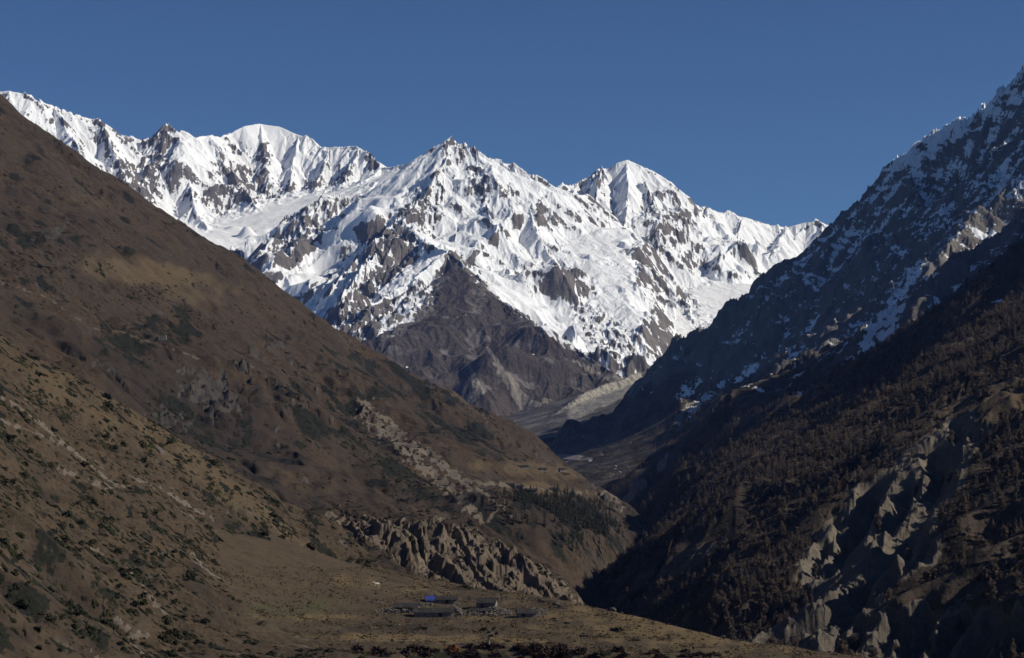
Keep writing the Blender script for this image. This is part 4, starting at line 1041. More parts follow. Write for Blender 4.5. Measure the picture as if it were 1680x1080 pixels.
# ------------------------------------------------------------------ trees
def plant_trees():
    raw, clear = fF.raw, fF.clear
    px, py = project(fF.X, fF.Y, fF.Z)
    thin = blob(fF, px, py, [(1600, 920, 170, 120, 0, 0.75), (1640, 820, 120, 60, 0, 0.6), (1120, 920, 85, 28, -25, 0.95), (1195, 882, 50, 9, -32, 0.9), (1420, 760, 50, 16, -35, 0.5), (1560, 760, 60, 40, 0, 0.5)], nz=0.5)
    dens = np.clip(0.55 + 0.6 * fbm(fF.X / 60, fF.Y / 60, 3, 121), 0.08, 1) * (1 - 0.95 * np.clip(raw * 1.5, 0, 1)) * (1 - 0.97 * np.clip(clear * 2, 0, 1)) * (1 - thin)
    X, Y, Z = scatter(fF, 24000, dens, (930, 1800), (200, 1100), (600, 2500))
    hgt = rng.uniform(3.6, 8.2, len(X)) * np.where(rng.rand(len(X)) < 0.35, 0.6, 1)
    px, py = project(X, Y, Z + 0.6 * hgt)
    vis = (px < 1685) & (py < 1078) & seen(X, Y, Z + 0.7 * hgt, [fF, fW, fK])
    show = np.where(vis, hgt / Y, 0)
    near = np.argsort(-show)[:300]
    far = np.setdiff1d(np.arange(len(X)), near)
    fine = [variant((trunk_quads(0.97, 0.016, 0.015, 5, 4, i), 0), (larch_crown(i, 12, 5, 2, rad=0.27), 1)) for i in range(5)]
    kinds = []
    for i in range(5):
        v, q = trunk_quads(0.97, 0.016, 0.015, 6, 5, i + 20); tm = quad_mesh("larch_trunk", v, q, [mat_bark])
        v, q = larch_crown(i + 20, 20, 6, 3, rad=0.24 + 0.03 * (i % 3)); cm = quad_mesh("larch_crown", v, q, [mat_larch])
        kinds.append((tm, cm))
    cx, cy = project(X, Y, Z)
    for n, k in enumerate(near):
        t = thing("larch_tree", (float(X[k]), float(Y[k]), float(Z[k])), "", "tree", "larch trees on the slope right of the gorge", float(rng.uniform(0, 6.28)), float(hgt[k]))
        if cy[k] > 930:
            t["label"] = "bare brown larch tree low on the slope beside the pale broken cliffs"
        elif cx[k] > 1500:
            t["label"] = "bare brown larch tree on the slope right of the grey earth gullies"
        else:
            t["label"] = "bare brown larch tree on the shaded slope left of the grey earth gullies"
        tm, cm = kinds[n % 5]
        part("trunk", tm, t); part("crown", cm, t)
    pos = np.stack([X, Y, Z], -1)[far]
    merged("forest", fine, pos, hgt[far], rng.uniform(0, 6.28, len(far)), [mat_bark, mat_larch])["label"] = "brown leafless larch forest covering the slope right of the gorge"
    # brown scrub between the trees
    dens = np.clip(0.5 + 0.6 * fbm(fF.X / 30, fF.Y / 40, 3, 124), 0.15, 1) * (1 - np.clip(raw * 1.5, 0, 1)) * (1 - 0.8 * np.clip(clear * 2, 0, 1))
    X, Y, Z = scatter(fF, 16000, dens, (930, 1720), (200, 1100), (600, 2200))
    gx, gy = slope_at(fF, X, Y)
    scrub = [variant((bush_quads(i + 300, 22, 0.8, 1.8), 0)) for i in range(5)]
    size = rng.gamma(2.5, 0.7, len(X)) + 1.0
    merged("scrub", scrub, np.stack([X, Y, Z], -1), size, rng.uniform(0, 6.28, len(X)), [mat_scrub], squash=rng.uniform(0.7, 1.2, len(X)), lean=(gx, gy))["label"] = "reddish brown scrub covering the ground under the larches"
    # thin woods at the foot of the frosted mountain
    px, py = project(fM.X, fM.Y, fM.Z)
    d2 = blob(fM, px, py, [(1200, 705, 150, 50, -10, 0.9), (1110, 770, 90, 40, -20, 0.8), (1330, 640, 90, 40, -35, 0.7)], nz=0.5) * np.clip(0.5 + fbm(fM.X / 80, fM.Y / 80, 3, 122), 0, 1)
    X, Y, Z = scatter(fM, 2600, d2, (940, 1500), (560, 860), (2750, 4300))
    coarse = [variant((trunk_quads(0.9, 0.02, 0.01, 3, 2, i), 0), (larch_crown(i + 40, 9, 4, 1, rad=0.2), 1)) for i in range(4)]
    merged("woodland", coarse, np.stack([X, Y, Z], -1), rng.uniform(6, 11, len(X)), rng.uniform(0, 6.28, len(X)), [mat_bark, mat_larch])["label"] = "thin brown woodland on the terrace across the gorge"
    # dark fir wood below the far huts
    px, py = project(fH.X, fH.Y, fH.Z)
    d3 = poly_soft(px, py, [(815, 828), (850, 815), (930, 818), (985, 838), (1015, 868), (990, 890), (930, 905), (880, 892), (830, 862)], 16) * np.clip(0.62 + 0.6 * fbm(fH.X / 40, fH.Y / 40, 3, 123), 0, 1)
    X, Y, Z = scatter(fH, 1700, d3, (790, 1040), (800, 920), (1300, 2300))
    firs = [variant((trunk_quads(0.3, 0.03, 0.01, 3, 1, i), 0), (conifer_crown(i, 11, 7), 1)) for i in range(4)]
    merged("fir_wood", firs, np.stack([X, Y, Z], -1), rng.uniform(4.5, 9, len(X)), rng.uniform(0, 6.28, len(X)), [mat_bark, mat_fir])["label"] = "dark green fir wood on the bank below the far huts"

# ------------------------------------------------------------------ shrubs
def slope_at(F, X, Y):
    e = 4.0
    return (heights(F, X + e, Y) - heights(F, X - e, Y)) / (2 * e), (heights(F, X, Y + e) - heights(F, X, Y - e)) / (2 * e)

def plant_shrubs():
    low = [variant((bush_quads(i, 26, 0.3, 1.9), 0)) for i in range(6)]
    # near hillside
    px, py = project(fN.X, fN.Y, fN.Z)
    d = np.clip(0.06 + 0.75 * fbm(fN.X / 11, fN.Y / 20, 4, 131), 0, 1) ** 1.4
    d = (d + 0.05) * (1 - blob(fN, px, py, [(480, 1010, 120, 70, 0, 1.0)]))
    X, Y, Z = scatter(fN, 15000, d, (-80, 620), (540, 1100), (320, 960))
    size = rng.gamma(1.6, 0.55, len(X)) + 0.45
    px, py = project(X, Y, Z)
    vis = (px > 0) & (py < 1078) & seen(X, Y, Z + 0.6, [fN])
    near = np.argsort(-np.where(vis, size / Y, 0))[:240]
    far = np.setdiff1d(np.arange(len(X)), near)
    gx, gy = slope_at(fN, X, Y)
    meshes = []
    for i in range(5):
        v, q = bush_quads(i + 60, 120, 0.3, 1.25)
        meshes.append(quad_mesh("juniper_foliage", v, q, [mat_juniper]))
    for n, k in enumerate(near):
        o = bpy.data.objects.new("juniper_shrub", meshes[n % 5]); C.objects.link(o)
        o.location = (float(X[k]), float(Y[k]), float(Z[k]))
        o.scale = (float(size[k]), float(size[k]), float(size[k] * 0.8))
        o.rotation_euler = (math.atan(gy[k]), -math.atan(gx[k]), float(rng.uniform(0, 6.28)))
        lab = "low dark green juniper shrub on the near brown hillside, " + ("below the pale bare patches" if py[k] > 900 else "up beside the pale footpath" if py[k] < 780 else "among the pale bare streaks")
        tag(o, lab, "shrub", "juniper shrubs dotting the near hillside")
    pos = np.stack([X, Y, Z], -1)
    merged("shrubbery", low, pos[far], size[far], rng.uniform(0, 6.28, len(far)), [mat_juniper], squash=np.full(len(far), 0.65), lean=(gx[far], gy[far]))["label"] = "low dark juniper scrub scattered over the near hillside"
    # hill behind
    px, py = project(fH.X, fH.Y, fH.Z)
    d = np.clip(0.02 + 0.7 * fbm(fH.X / 45, fH.Y / 80, 4, 132), 0, 1) ** 1.5 + 0.012
    d += blob(fH, px, py, [(60, 420, 70, 50, 0, 0.35), (170, 440, 14, 8, 0, 1.0), (230, 480, 40, 16, 0, 0.3), (290, 530, 40, 26, 0, 0.4), (560, 700, 130, 50, 35, 0.2), (660, 780, 140, 40, 38, 0.3), (330, 700, 80, 50, 30, 0.2), (780, 700, 140, 30, 30, 0.2), (960, 900, 40, 30, 0, 0.5)])
    d *= 1 - blob(fH, px, py, [(880, 775, 90, 14, 6, 0.95), (900, 803, 110, 13, 6, 0.95)])
    X, Y, Z = scatter(fH, 14000, np.clip(d, 0, 1), (-60, 1060), (150, 960), (1050, 2950))
    size = rng.gamma(2.0, 0.75, len(X)) + 0.7
    gx, gy = slope_at(fH, X, Y)
    merged("hillside_shrubbery", low, np.stack([X, Y, Z], -1), size, rng.uniform(0, 6.28, len(X)), [mat_juniper], squash=np.full(len(X), 0.75), lean=(gx, gy))["label"] = "dark scrub dotted over the big brown hill left of the gorge"
    # top and ledges of the cliff behind the meadow
    d = np.clip(0.1 + 0.7 * fbm(fK.X / 12, fK.Y / 20, 4, 133), 0, 1)
    X, Y, Z = scatter(fK, 700, d, (440, 940), (830, 985), (810, 1080))
    gx, gy = slope_at(fK, X, Y)
    size = rng.gamma(3.0, 0.5, len(X)) + 0.6
    merged("cliff_shrubbery", low, np.stack([X, Y, Z], -1), size, rng.uniform(0, 6.28, len(X)), [mat_juniper], squash=np.full(len(X), 0.8))["label"] = "dark scrub on the ledges of the cliff behind the meadow"

def meadow_grass():
    mt = leaf_material("dry_tussocks", (0.115, 0.084, 0.045), (0.060, 0.048, 0.030), (0.165, 0.118, 0.060), 9)
    d = np.clip(0.35 + 0.7 * fbm(fW.X / 9, fW.Y / 22, 4, 140), 0.02, 1)
    X, Y, Z = scatter(fW, 16000, d, (300, 1500), (930, 1085), (480, 860))
    k = Y < edge_y(X) + 4
    X, Y, Z = X[k], Y[k], Z[k]
    tuft = [variant((bush_quads(i + 400, 7, 0.9, 3.0), 0)) for i in range(5)]
    size = rng.gamma(2.5, 0.16, len(X)) + 0.25
    merged("grass", tuft, np.stack([X, Y, Z - 0.05], -1), size, rng.uniform(0, 6.28, len(X)), [mt], squash=np.full(len(X), 0.7))["label"] = "dry grass tussocks all over the meadow"

def meadow_bushes():
    meshes = []
    for i in range(5):
        v, q = bush_quads(i + 80, 150, 0.3, 1.7); meshes.append(quad_mesh("bush_foliage", v, q, [mat_juniper]))
    twigs = []
    for i in range(5):
        v, q = bush_quads(i + 90, 180, 0.9, 1.3); twigs.append(quad_mesh("brush_twigs", v, q, [mat_brush]))
    v, q = bush_quads(99, 170, 0.9); rust = quad_mesh("rusty_twigs", v, q, [mat_rust])
    spots = [(690, 1033, 22, "flat dark bush on the grass below the long roofed huts"), (680, 967, 7, "small dark bush on the grass below the cliff, left one of a pair"), (702, 964, 7, "small dark bush on the grass below the cliff, right one of a pair"), (727, 963, 9, "dark bush right at the foot of the cliff above the blue sheet"), (762, 965, 22, "wide dark bush against the foot of the cliff"), (822, 976, 6, "small dark bush on the grass under the pale cliff clefts"),
             (586, 1043, 8, "lone dark bush at the left end of the brushy bank"), (641, 1028, 9, "dim grey bush on the grass left of the flat dark bush"), (833, 1053, 13, "round dark bush right of the gnarled tree"), (850, 1051, 6, "small dark bush two steps right of the round dark bush"), (908, 1016, 12, "green bush on the grass right of the smallest hut"), (930, 1023, 12, "low green bush on the slope of the meadow right of the green bush"), (893, 1028, 6, "thin dark bush below the green bush"),
             (887, 1051, 8, "little dark bush near the lower edge of the meadow"), (902, 1056, 12, "spreading dark bush near the lower edge of the meadow"), (902, 1038, 5, "tiny dark bush alone on the open grass"), (1012, 1035, 26, "broad dark bush in a hollow of the meadow's right half"), (1042, 1052, 18, "dark bush on the meadow below the broad one"), (1048, 1028, 10, "small bush near the terrace edge"), (960, 1045, 14, "low dark bush midway along the lower meadow"), (1085, 1050, 12, "dark bush by the terrace edge, further right than the rest"),
             (940, 1071, 26, "dark bush at the lower rim of the meadow"), (990, 1074, 30, "widest dark bush at the lower rim of the meadow"), (430, 1048, 12, "dark bush at the left end of the meadow"), (436, 1020, 10, "dark bush where the meadow meets the near hillside"), (500, 1007, 5, "tiny dark bush in the green corner of the meadow"), (540, 1036, 5, "tiny dark bush on the grass above the bank")]
    for n, (px, py, w, lab) in enumerate(spots):
        p = look(fW, px, py)
        s = w * p[1] / F_PX * 1.15
        o = bpy.data.objects.new("bush", meshes[n % 5]); C.objects.link(o)
        o.location = (p[0], p[1], p[2] - 0.05); o.scale = (s, s * 0.8, max(0.55 * s, 0.7)); o.rotation_euler = (0, 0, n * 1.3)
        tag(o, lab, "bush", "dark bushes on the meadow")
    R_ = random.Random(5)
    k = 0
    for n in range(110):
        px = R_.uniform(480, 960) if n < 85 else R_.uniform(860, 1180)
        py = R_.uniform(1062, 1084) if n < 85 else R_.uniform(1068, 1084)
        if abs(px - 745) < 14 and py < 1072: continue
        p = look(fW, px, py)
        s = R_.uniform(1.4, 4.4)
        o = bpy.data.objects.new("brush_bush", twigs[n % 5]); C.objects.link(o)
        o.location = (p[0], p[1], p[2] - 0.1); o.scale = (s, s, s * R_.uniform(0.6, 1.1)); o.rotation_euler = (0, 0, R_.uniform(0, 6))
        tag(o, "dark leafless bush in the brushy bank along the bottom edge, " + ("under the huts" if px < 760 else "right of the gnarled tree"), "bush", "leafless bushes along the bottom bank")
    p = look(fW, 745, 1068)
    o = bpy.data.objects.new("rusty_bush", rust); C.objects.link(o)
    o.location = p; o.scale = (4.2, 4.2, 4.2)
    tag(o, "orange brown bush standing out of the dark bank below the huts", "bush")

# ------------------------------------------------------------------ stone huts, walls, boulders
def stone_material(name, c1, c2, gap, size):
    k = NT(name)
    tc = k.n("ShaderNodeTexCoord").outputs["Object"]
    v = k.n("ShaderNodeTexVoronoi"); v.inputs["Scale"].default_value = 1 / size; k.link(tc, v.inputs["Vector"])
    e = k.n("ShaderNodeTexVoronoi", feature='DISTANCE_TO_EDGE'); e.inputs["Scale"].default_value = 1 / size; k.link(tc, e.inputs["Vector"])
    sp_ = k.n("ShaderNodeSeparateColor"); k.link(v.outputs["Color"], sp_.inputs[0])
    col = k.mix(sp_.outputs["Red"], c1, c2)
    col = k.mix(k.ramp(e.outputs["Distance"], 0.0, 0.10), gap, col)
    k.link(col, k.b.inputs["Base Color"])
    bp = k.n("ShaderNodeBump"); bp.inputs["Strength"].default_value = 0.7; bp.inputs["Distance"].default_value = 0.08
    k.link(e.outputs["Distance"], bp.inputs["Height"]); k.link(bp.outputs[0], k.b.inputs["Normal"])
    return k.m

mat_stone = stone_material("rubble_stone", (0.20, 0.175, 0.15), (0.34, 0.30, 0.25), (0.06, 0.05, 0.04), 0.45)
mat_roof = leaf_material("weathered_boards", (0.036, 0.033, 0.031), (0.055, 0.05, 0.046), (0.026, 0.023, 0.021), 2.0)
mat_door = leaf_material("old_timber", (0.05, 0.036, 0.025), (0.035, 0.026, 0.02), (0.06, 0.045, 0.03), 0.6)
mat_tarp = leaf_material("blue_tarpaulin", (0.030, 0.042, 0.17), (0.038, 0.058, 0.24), (0.10, 0.13, 0.32), 1.0)
mat_boulder = leaf_material("boulder_rock", (0.14, 0.122, 0.102), (0.22, 0.195, 0.16), (0.085, 0.073, 0.062), 1.2)
mat_dark_boulder = leaf_material("dark_rock", (0.06, 0.053, 0.046), (0.08, 0.07, 0.06), (0.045, 0.038, 0.032), 1.0)

import bmesh
def finish(bm, name, mat, smooth=False):
    bmesh.ops.recalc_face_normals(bm, faces=bm.faces)
    me = bpy.data.meshes.new(name); bm.to_mesh(me); bm.free()
    me.materials.append(mat)
    if smooth: me.polygons.foreach_set("use_smooth", [True] * len(me.polygons))
    return me

def bm_box(bm, x0, x1, y0, y1, z0, z1, taper=0.0):
    c = []
    for z, t in ((z0, 0), (z1, taper)):
        for x, y in ((x0 + t, y0 + t), (x1 - t, y0 + t), (x1 - t, y1 - t), (x0 + t, y1 - t)):
            c.append(bm.verts.new((x, y, z)))
    for f in ((0, 3, 2, 1), (4, 5, 6, 7), (0, 1, 5, 4), (1, 2, 6, 5), (2, 3, 7, 6), (3, 0, 4, 7)):
        bm.faces.new([c[i] for i in f])
    return c

def roughen(bm, amt, seed, zmin=0.05):
    R_ = random.Random(seed)
    for v in bm.verts:
        k = 1 if v.co.z > zmin else 0.4
        v.co.x += R_.uniform(-amt, amt) * k; v.co.y += R_.uniform(-amt, amt) * k; v.co.z += R_.uniform(-amt, amt) * (1 if v.co.z > zmin else 0)

def hut(loc, w, d, h, rise, label, rotz=0.0, seed=0, group="stone huts on the meadow", stones=8):
    """Low stone hut: rubble walls with gables at both ends, a board roof in two slopes weighed down with stones, a door to the front."""
    t = thing("stone_hut", loc, label, "hut", group, rotz)
    bm = bmesh.new()
    # pentagonal gable solid: ridge along x
    prof = [(-d / 2, -1.2), (d / 2, -1.2), (d / 2 - 0.12, h), (0, h + rise), (-d / 2 + 0.12, h)]
    n = max(6, int(w / 1.2))
    rings = []
    for i in range(n + 1):
        x = -w / 2 + w * i / n
        rings.append([bm.verts.new((x, y, z)) for y, z in prof])
    for a, b in zip(rings[:-1], rings[1:]):
        for k in range(5):
            bm.faces.new((a[k], b[k], b[(k + 1) % 5], a[(k + 1) % 5]))
    bm.faces.new(rings[0]); bm.faces.new(list(reversed(rings[-1])))
    roughen(bm, 0.07, seed)
    part("wall", finish(bm, "hut_wall", mat_stone), t)
    bm = bmesh.new()
    R_ = random.Random(seed + 1)
    nb = max(8, int(w / 0.7))
    over = 0.45
    sl = rise / (d / 2)
    for s in (-1, 1):
        for i in range(nb):
            x0 = -w / 2 - 0.3 + (w + 0.6) * i / nb; x1 = -w / 2 - 0.3 + (w + 0.6) * (i + 1) / nb - 0.02
            dz = R_.uniform(0, 0.07); ov = over + R_.uniform(-.15, .15)
            ya, yb = 0.0, s * (d / 2 + ov)
            za, zb = h + rise + 0.14 + dz, h + rise + 0.14 - sl * (d / 2 + ov) + dz
            top = [(x0, ya, za), (x1, ya, za), (x1, yb, zb), (x0, yb, zb)]
            v = [bm.verts.new(p) for p in top] + [bm.verts.new((p[0], p[1], p[2] - 0.10)) for p in top]
            for f in ((0, 1, 2, 3), (4, 7, 6, 5), (0, 4, 5, 1), (1, 5, 6, 2), (2, 6, 7, 3), (3, 7, 4, 0)):
                bm.faces.new([v[k] for k in f])
    roof = part("roof", finish(bm, "hut_roof", mat_roof), t)
    bm = bmesh.new()
    for i in range(stones):
        x = R_.uniform(-w / 2, w / 2); y = R_.uniform(-d / 2, d / 2)
        z = h + rise - sl * abs(y) + 0.25
        m = bmesh.ops.create_icosphere(bm, subdivisions=1, radius=R_.uniform(0.13, 0.26))
        for v in m["verts"]:
            v.co = (v.co.x * 1.2 + x, v.co.y + y, v.co.z * 0.7 + z)
    roughen(bm, 0.03, seed + 2)
    part("roof_stones", finish(bm, "roof_stones", mat_boulder), roof)
    bm = bmesh.new()
    dx = w * (0.18 if seed % 2 else -0.2)
    bm_box(bm, dx - 0.5, dx + 0.5, -d / 2 - 0.06, -d / 2 + 0.2, -0.1, min(1.6, h - 0.15))
    door = part("door", finish(bm, "hut_door", mat_door), t)
    return t

def stone_heap(name, pts, F, width, height, label, cat, seed=0, per_m=3.2, mat=None, group=None, gap=0.0):
    """Dry stone wall or rubble: piled irregular stones along a line over the ground, one mesh."""
    R_ = random.Random(seed)
    bm = bmesh.new()
    P = [look(F, *p) for p in pts]
    o0 = P[0]
    for a, b in zip(P[:-1], P[1:]):
        ln = math.hypot(b[0] - a[0], b[1] - a[1])
        for i in range(max(3, int(ln * per_m * width * 2))):
            t = R_.random()
            x = a[0] + (b[0] - a[0]) * t + R_.gauss(0, width * 0.4); y = a[1] + (b[1] - a[1]) * t + R_.gauss(0, width * 0.4)
            if math.sin(x * 1.7 + seed) < -1 + 2 * gap: continue
            z = height_at(F, x, y) + R_.random() ** 1.3 * height
            r = R_.uniform(0.18, 0.42)
            m = bmesh.ops.create_icosphere(bm, subdivisions=1, radius=r)
            sx, sy, sz = R_.uniform(.8, 1.5), R_.uniform(.8, 1.3), R_.uniform(.5, .9)
            for v in m["verts"]:
                j = 1 + R_.uniform(-.18, .18)
                v.co = (v.co.x * sx * j + x - o0[0], v.co.y * sy * j + y - o0[1], v.co.z * sz * j + z - o0[2])
    o = bpy.data.objects.new(name, finish(bm, name, mat or mat_boulder)); C.objects.link(o)
    o.location = o0
    return tag(o, label, cat, group)

def village():
    def on(px, py):
        return look(fW, px, py)
    g = lambda px, py, w: w * look(fW, px, py)[1] / F_PX
    p = on(724, 989); hut((p[0], p[1], p[2]), 11.0, 4.6, 1.2, 0.9, "stone hut with a blue sheet over the left end of its roof", R(2), 1)
    tx, ty, tz = p
    # blue sheet lying on the roof of that hut
    bm = bmesh.new()
    nx, ny = 10, 8
    vs_ = []
    for j in range(ny + 1):
        for i in range(nx + 1):
            x = -5.5 + 3.4 * i / nx; y = -2.95 + 3.0 * j / ny
            z = 1.2 + 0.9 - 0.391 * abs(y) + 0.30 + 0.05 * math.sin(i * 1.9 + j) + 0.03 * math.cos(j * 2.3)
            if j == 0: z -= 0.35
            vs_.append(bm.verts.new((x, y, z)))
    for j in range(ny):
        for i in range(nx):
            a = j * (nx + 1) + i
            bm.faces.new((vs_[a], vs_[a + 1], vs_[a + nx + 2], vs_[a + nx + 1]))
    me = finish(bm, "tarpaulin", mat_tarp)
    o = bpy.data.objects.new("tarpaulin", me); C.objects.link(o); o.location = (tx, ty, tz); o.rotation_euler = (0, 0, R(2))
    so = o.modifiers.new("thick", 'SOLIDIFY'); so.thickness = 0.03
    tag(o, "bright blue plastic sheet spread over a hut roof", "tarpaulin")
    p = on(667, 1003); hut(p, 8.0, 6.0, 1.5, 1.1, "dark roofed stone hut behind and left of the longest hut", R(-3), 2)
    p = on(711, 1012); hut(p, 12.6, 5.4, 1.6, 1.1, "longest stone hut, in front of the others, with a pale right gable", R(1), 3, stones=14)
    p = on(799, 998); hut(p, 6.4, 5.6, 2.0, 1.4, "tallest stone hut, standing alone between the longest and the smallest hut", R(-8), 4)
    p = on(789, 1006); hut(p, 7.2, 3.0, 0.9, 0.6, "low lean stone hut in front of the tallest hut", R(-4), 5, stones=6)
    p = on(864, 1012); hut(p, 6.0, 4.6, 1.3, 1.1, "smallest stone hut, at the right end of the hamlet", R(6), 6)
    W_ = "walls around the hamlet"
    stone_heap("stone_wall", [(614, 1005), (632, 1004), (650, 1006), (672, 1006)], fW, 0.8, 1.2, "low stone wall running left from the dark roofed hut", "stone wall", 1, 5, group=W_)
    stone_heap("stone_wall", [(760, 1011), (785, 1010), (812, 1011)], fW, 0.7, 1.1, "low stone wall in front of the tallest hut", "stone wall", 2, 5, group=W_)
    stone_heap("stone_wall", [(816, 984), (850, 983), (880, 985), (903, 991)], fW, 0.7, 0.8, "curved broken field wall behind the smallest hut", "stone wall", 3, 3, mat=mat_dark_boulder, gap=0.2, group=W_)
    stone_heap("stone_wall", [(744, 998), (752, 1004), (757, 1012)], fW, 0.7, 1.1, "short stone wall at the right gable of the longest hut", "stone wall", 4, 5, group=W_)
    stone_heap("stone_wall", [(690, 993), (707, 992), (708, 996)], fW, 0.5, 0.7, "pale stub of wall between the blue sheet and the longest hut", "stone wall", 5, 4, group=W_)
    stone_heap("stone_rubble", [(808, 997), (818, 1003), (834, 1008), (822, 1010)], fW, 2.2, 0.9, "grey rubble spread right of the tallest hut", "rubble", 6, 1.6)
    stone_heap("stone_rubble", [(874, 1003), (884, 1004), (893, 1008), (880, 1012)], fW, 1.8, 1.2, "pale rubble heaped against the right of the smallest hut", "rubble", 7, 1.8)
    stone_heap("stone_rubble", [(608, 988), (618, 990), (629, 991)], fW, 0.6, 0.4, "scatter of pale stones left of the dark roofed hut", "rubble", 8, 2.0)
    stone_heap("stone_rubble", [(733, 989), (745, 990), (752, 994)], fW, 1.2, 0.5, "pale stones below the right end of the hut with the blue sheet", "rubble", 9, 1.5)
    stone_heap("stone_rubble", [(728, 974), (738, 972), (742, 975)], fW, 1.0, 0.5, "small grey stone pile above the hut with the blue sheet", "rubble", 10, 1.2)

def boulders():
    base = []
    for i in range(4):
        bm = bmesh.new()
        bmesh.ops.create_icosphere(bm, subdivisions=2, radius=0.5)
        R_ = random.Random(i + 40)
        for v in bm.verts:
            n = 1 + 0.30 * float(perlin(np.array([v.co.x * 2.1 + i * 7]), np.array([v.co.y * 2.1 + v.co.z * 1.7]), i)[0])
            v.co = (v.co.x * n * 1.2, v.co.y * n, v.co.z * n * 0.75)
        base.append(finish(bm, "boulder_rock", mat_boulder))
    dark = base[0].copy(); dark.materials.clear(); dark.materials.append(mat_dark_boulder)
    def put(px, py, w, lab, me, F=None, grp=None):
        p = look(F or fW, px, py); s = max(w * p[1] / F_PX, 0.4)
        o = bpy.data.objects.new("boulder", me); C.objects.link(o)
        o.location = (p[0], p[1], p[2] + 0.12 * s); o.scale = (s, s, s); o.rotation_euler = (0, 0, px)
        tag(o, lab, "boulder", grp)
    put(912, 993, 13, "dark boulder above the end of the curved field wall", dark); put(920, 996, 9, "smaller dark boulder touching the dark boulder by the curved wall", dark)
    put(1004, 990, 14, "dark rock on the rim of the terrace against the shaded gorge", dark)
    put(1007, 1014, 3, "small pale boulder near the terrace rim", base[1]); put(834, 1031, 3, "lone pale boulder on the grass right of the gnarled tree", base[2]); put(562, 1007, 3, "lone pale boulder in the open left half of the meadow", base[3])
    R_ = random.Random(9)
    for n in range(60):
        px, py = R_.uniform(640, 930), R_.uniform(984, 1016)
        put(px, py, R_.uniform(1.2, 2.8), "small pale boulder lying on the grass around the stone huts", base[n % 4], grp="small boulders around the huts")
    for n in range(30):
        px, py = R_.uniform(420, 1150), R_.uniform(1000, 1060)
        put(px, py, R_.uniform(1.0, 2.2), "small pale boulder on the open meadow away from the huts", base[n % 4], grp="small boulders on the open meadow")

def far_huts():
    spots = [(838, 799, 8.5, 5, "pale gabled hut, leftmost of the huts on the far terrace"), (853, 802, 7, 4.5, "small hut just right of the pale gabled one on the far terrace"), (872, 809, 9, 5, "nearest hut on the far terrace, above the fir wood"), (909, 806, 9, 5, "hut near the right end of the far terrace, beside the dark hollow"), (858, 769, 11, 5, "long dark hut on the upper step of the far terrace"), (891, 773, 8, 5, "dark hut at the middle of the upper far terrace"), (923, 771, 8, 5, "hut at the rim of the upper far terrace")]
    for n, (px, py, w, d, lab) in enumerate(spots):
        p = look(fH, px, py, 1500, 2500)
        hut((p[0], p[1], p[2] + 0.2), w, d, 2.0, 1.2, lab, R(-8 + 5 * n), n + 30, "huts on the far terrace", stones=4)
    p = look(fH, 265, 557, 1000, 2500)
    bm = bmesh.new()
    bm_box(bm, -2.6, 2.2, -1.8, 1.8, -1, 2.0, 0.25); bm_box(bm, 2.24, 4.0, -1.2, 1.2, -1, 3.4, 0.2)
    bmesh.ops.subdivide_edges(bm, edges=bm.edges, cuts=2); roughen(bm, 0.10, 3)
    o = bpy.data.objects.new("stone_ruin", finish(bm, "stone_ruin", mat_stone)); C.objects.link(o); o.location = (p[0], p[1], p[2]); 
    tag(o, "pale ruined stone hut beside the footpath high on the left hill", "ruin")

def skin_body(name, joints, edges, mat, sub=1):
    me = bpy.data.meshes.new(name)
    me.from_pydata([j[:3] for j in joints], edges, [])
    o = bpy.data.objects.new(name, me); C.objects.link(o)
    sk = o.modifiers.new("skin", 'SKIN'); sk.use_smooth_shade = True
    for v, j in zip(me.skin_vertices[0].data, joints):
        r = j[3]; v.radius = (r, r if len(j) < 5 else j[4])
    me.skin_vertices[0].data[0].use_root = True
    sb = o.modifiers.new("round", 'SUBSURF'); sb.levels = sub; sb.render_levels = sub
    me.materials.append(mat)
    return o

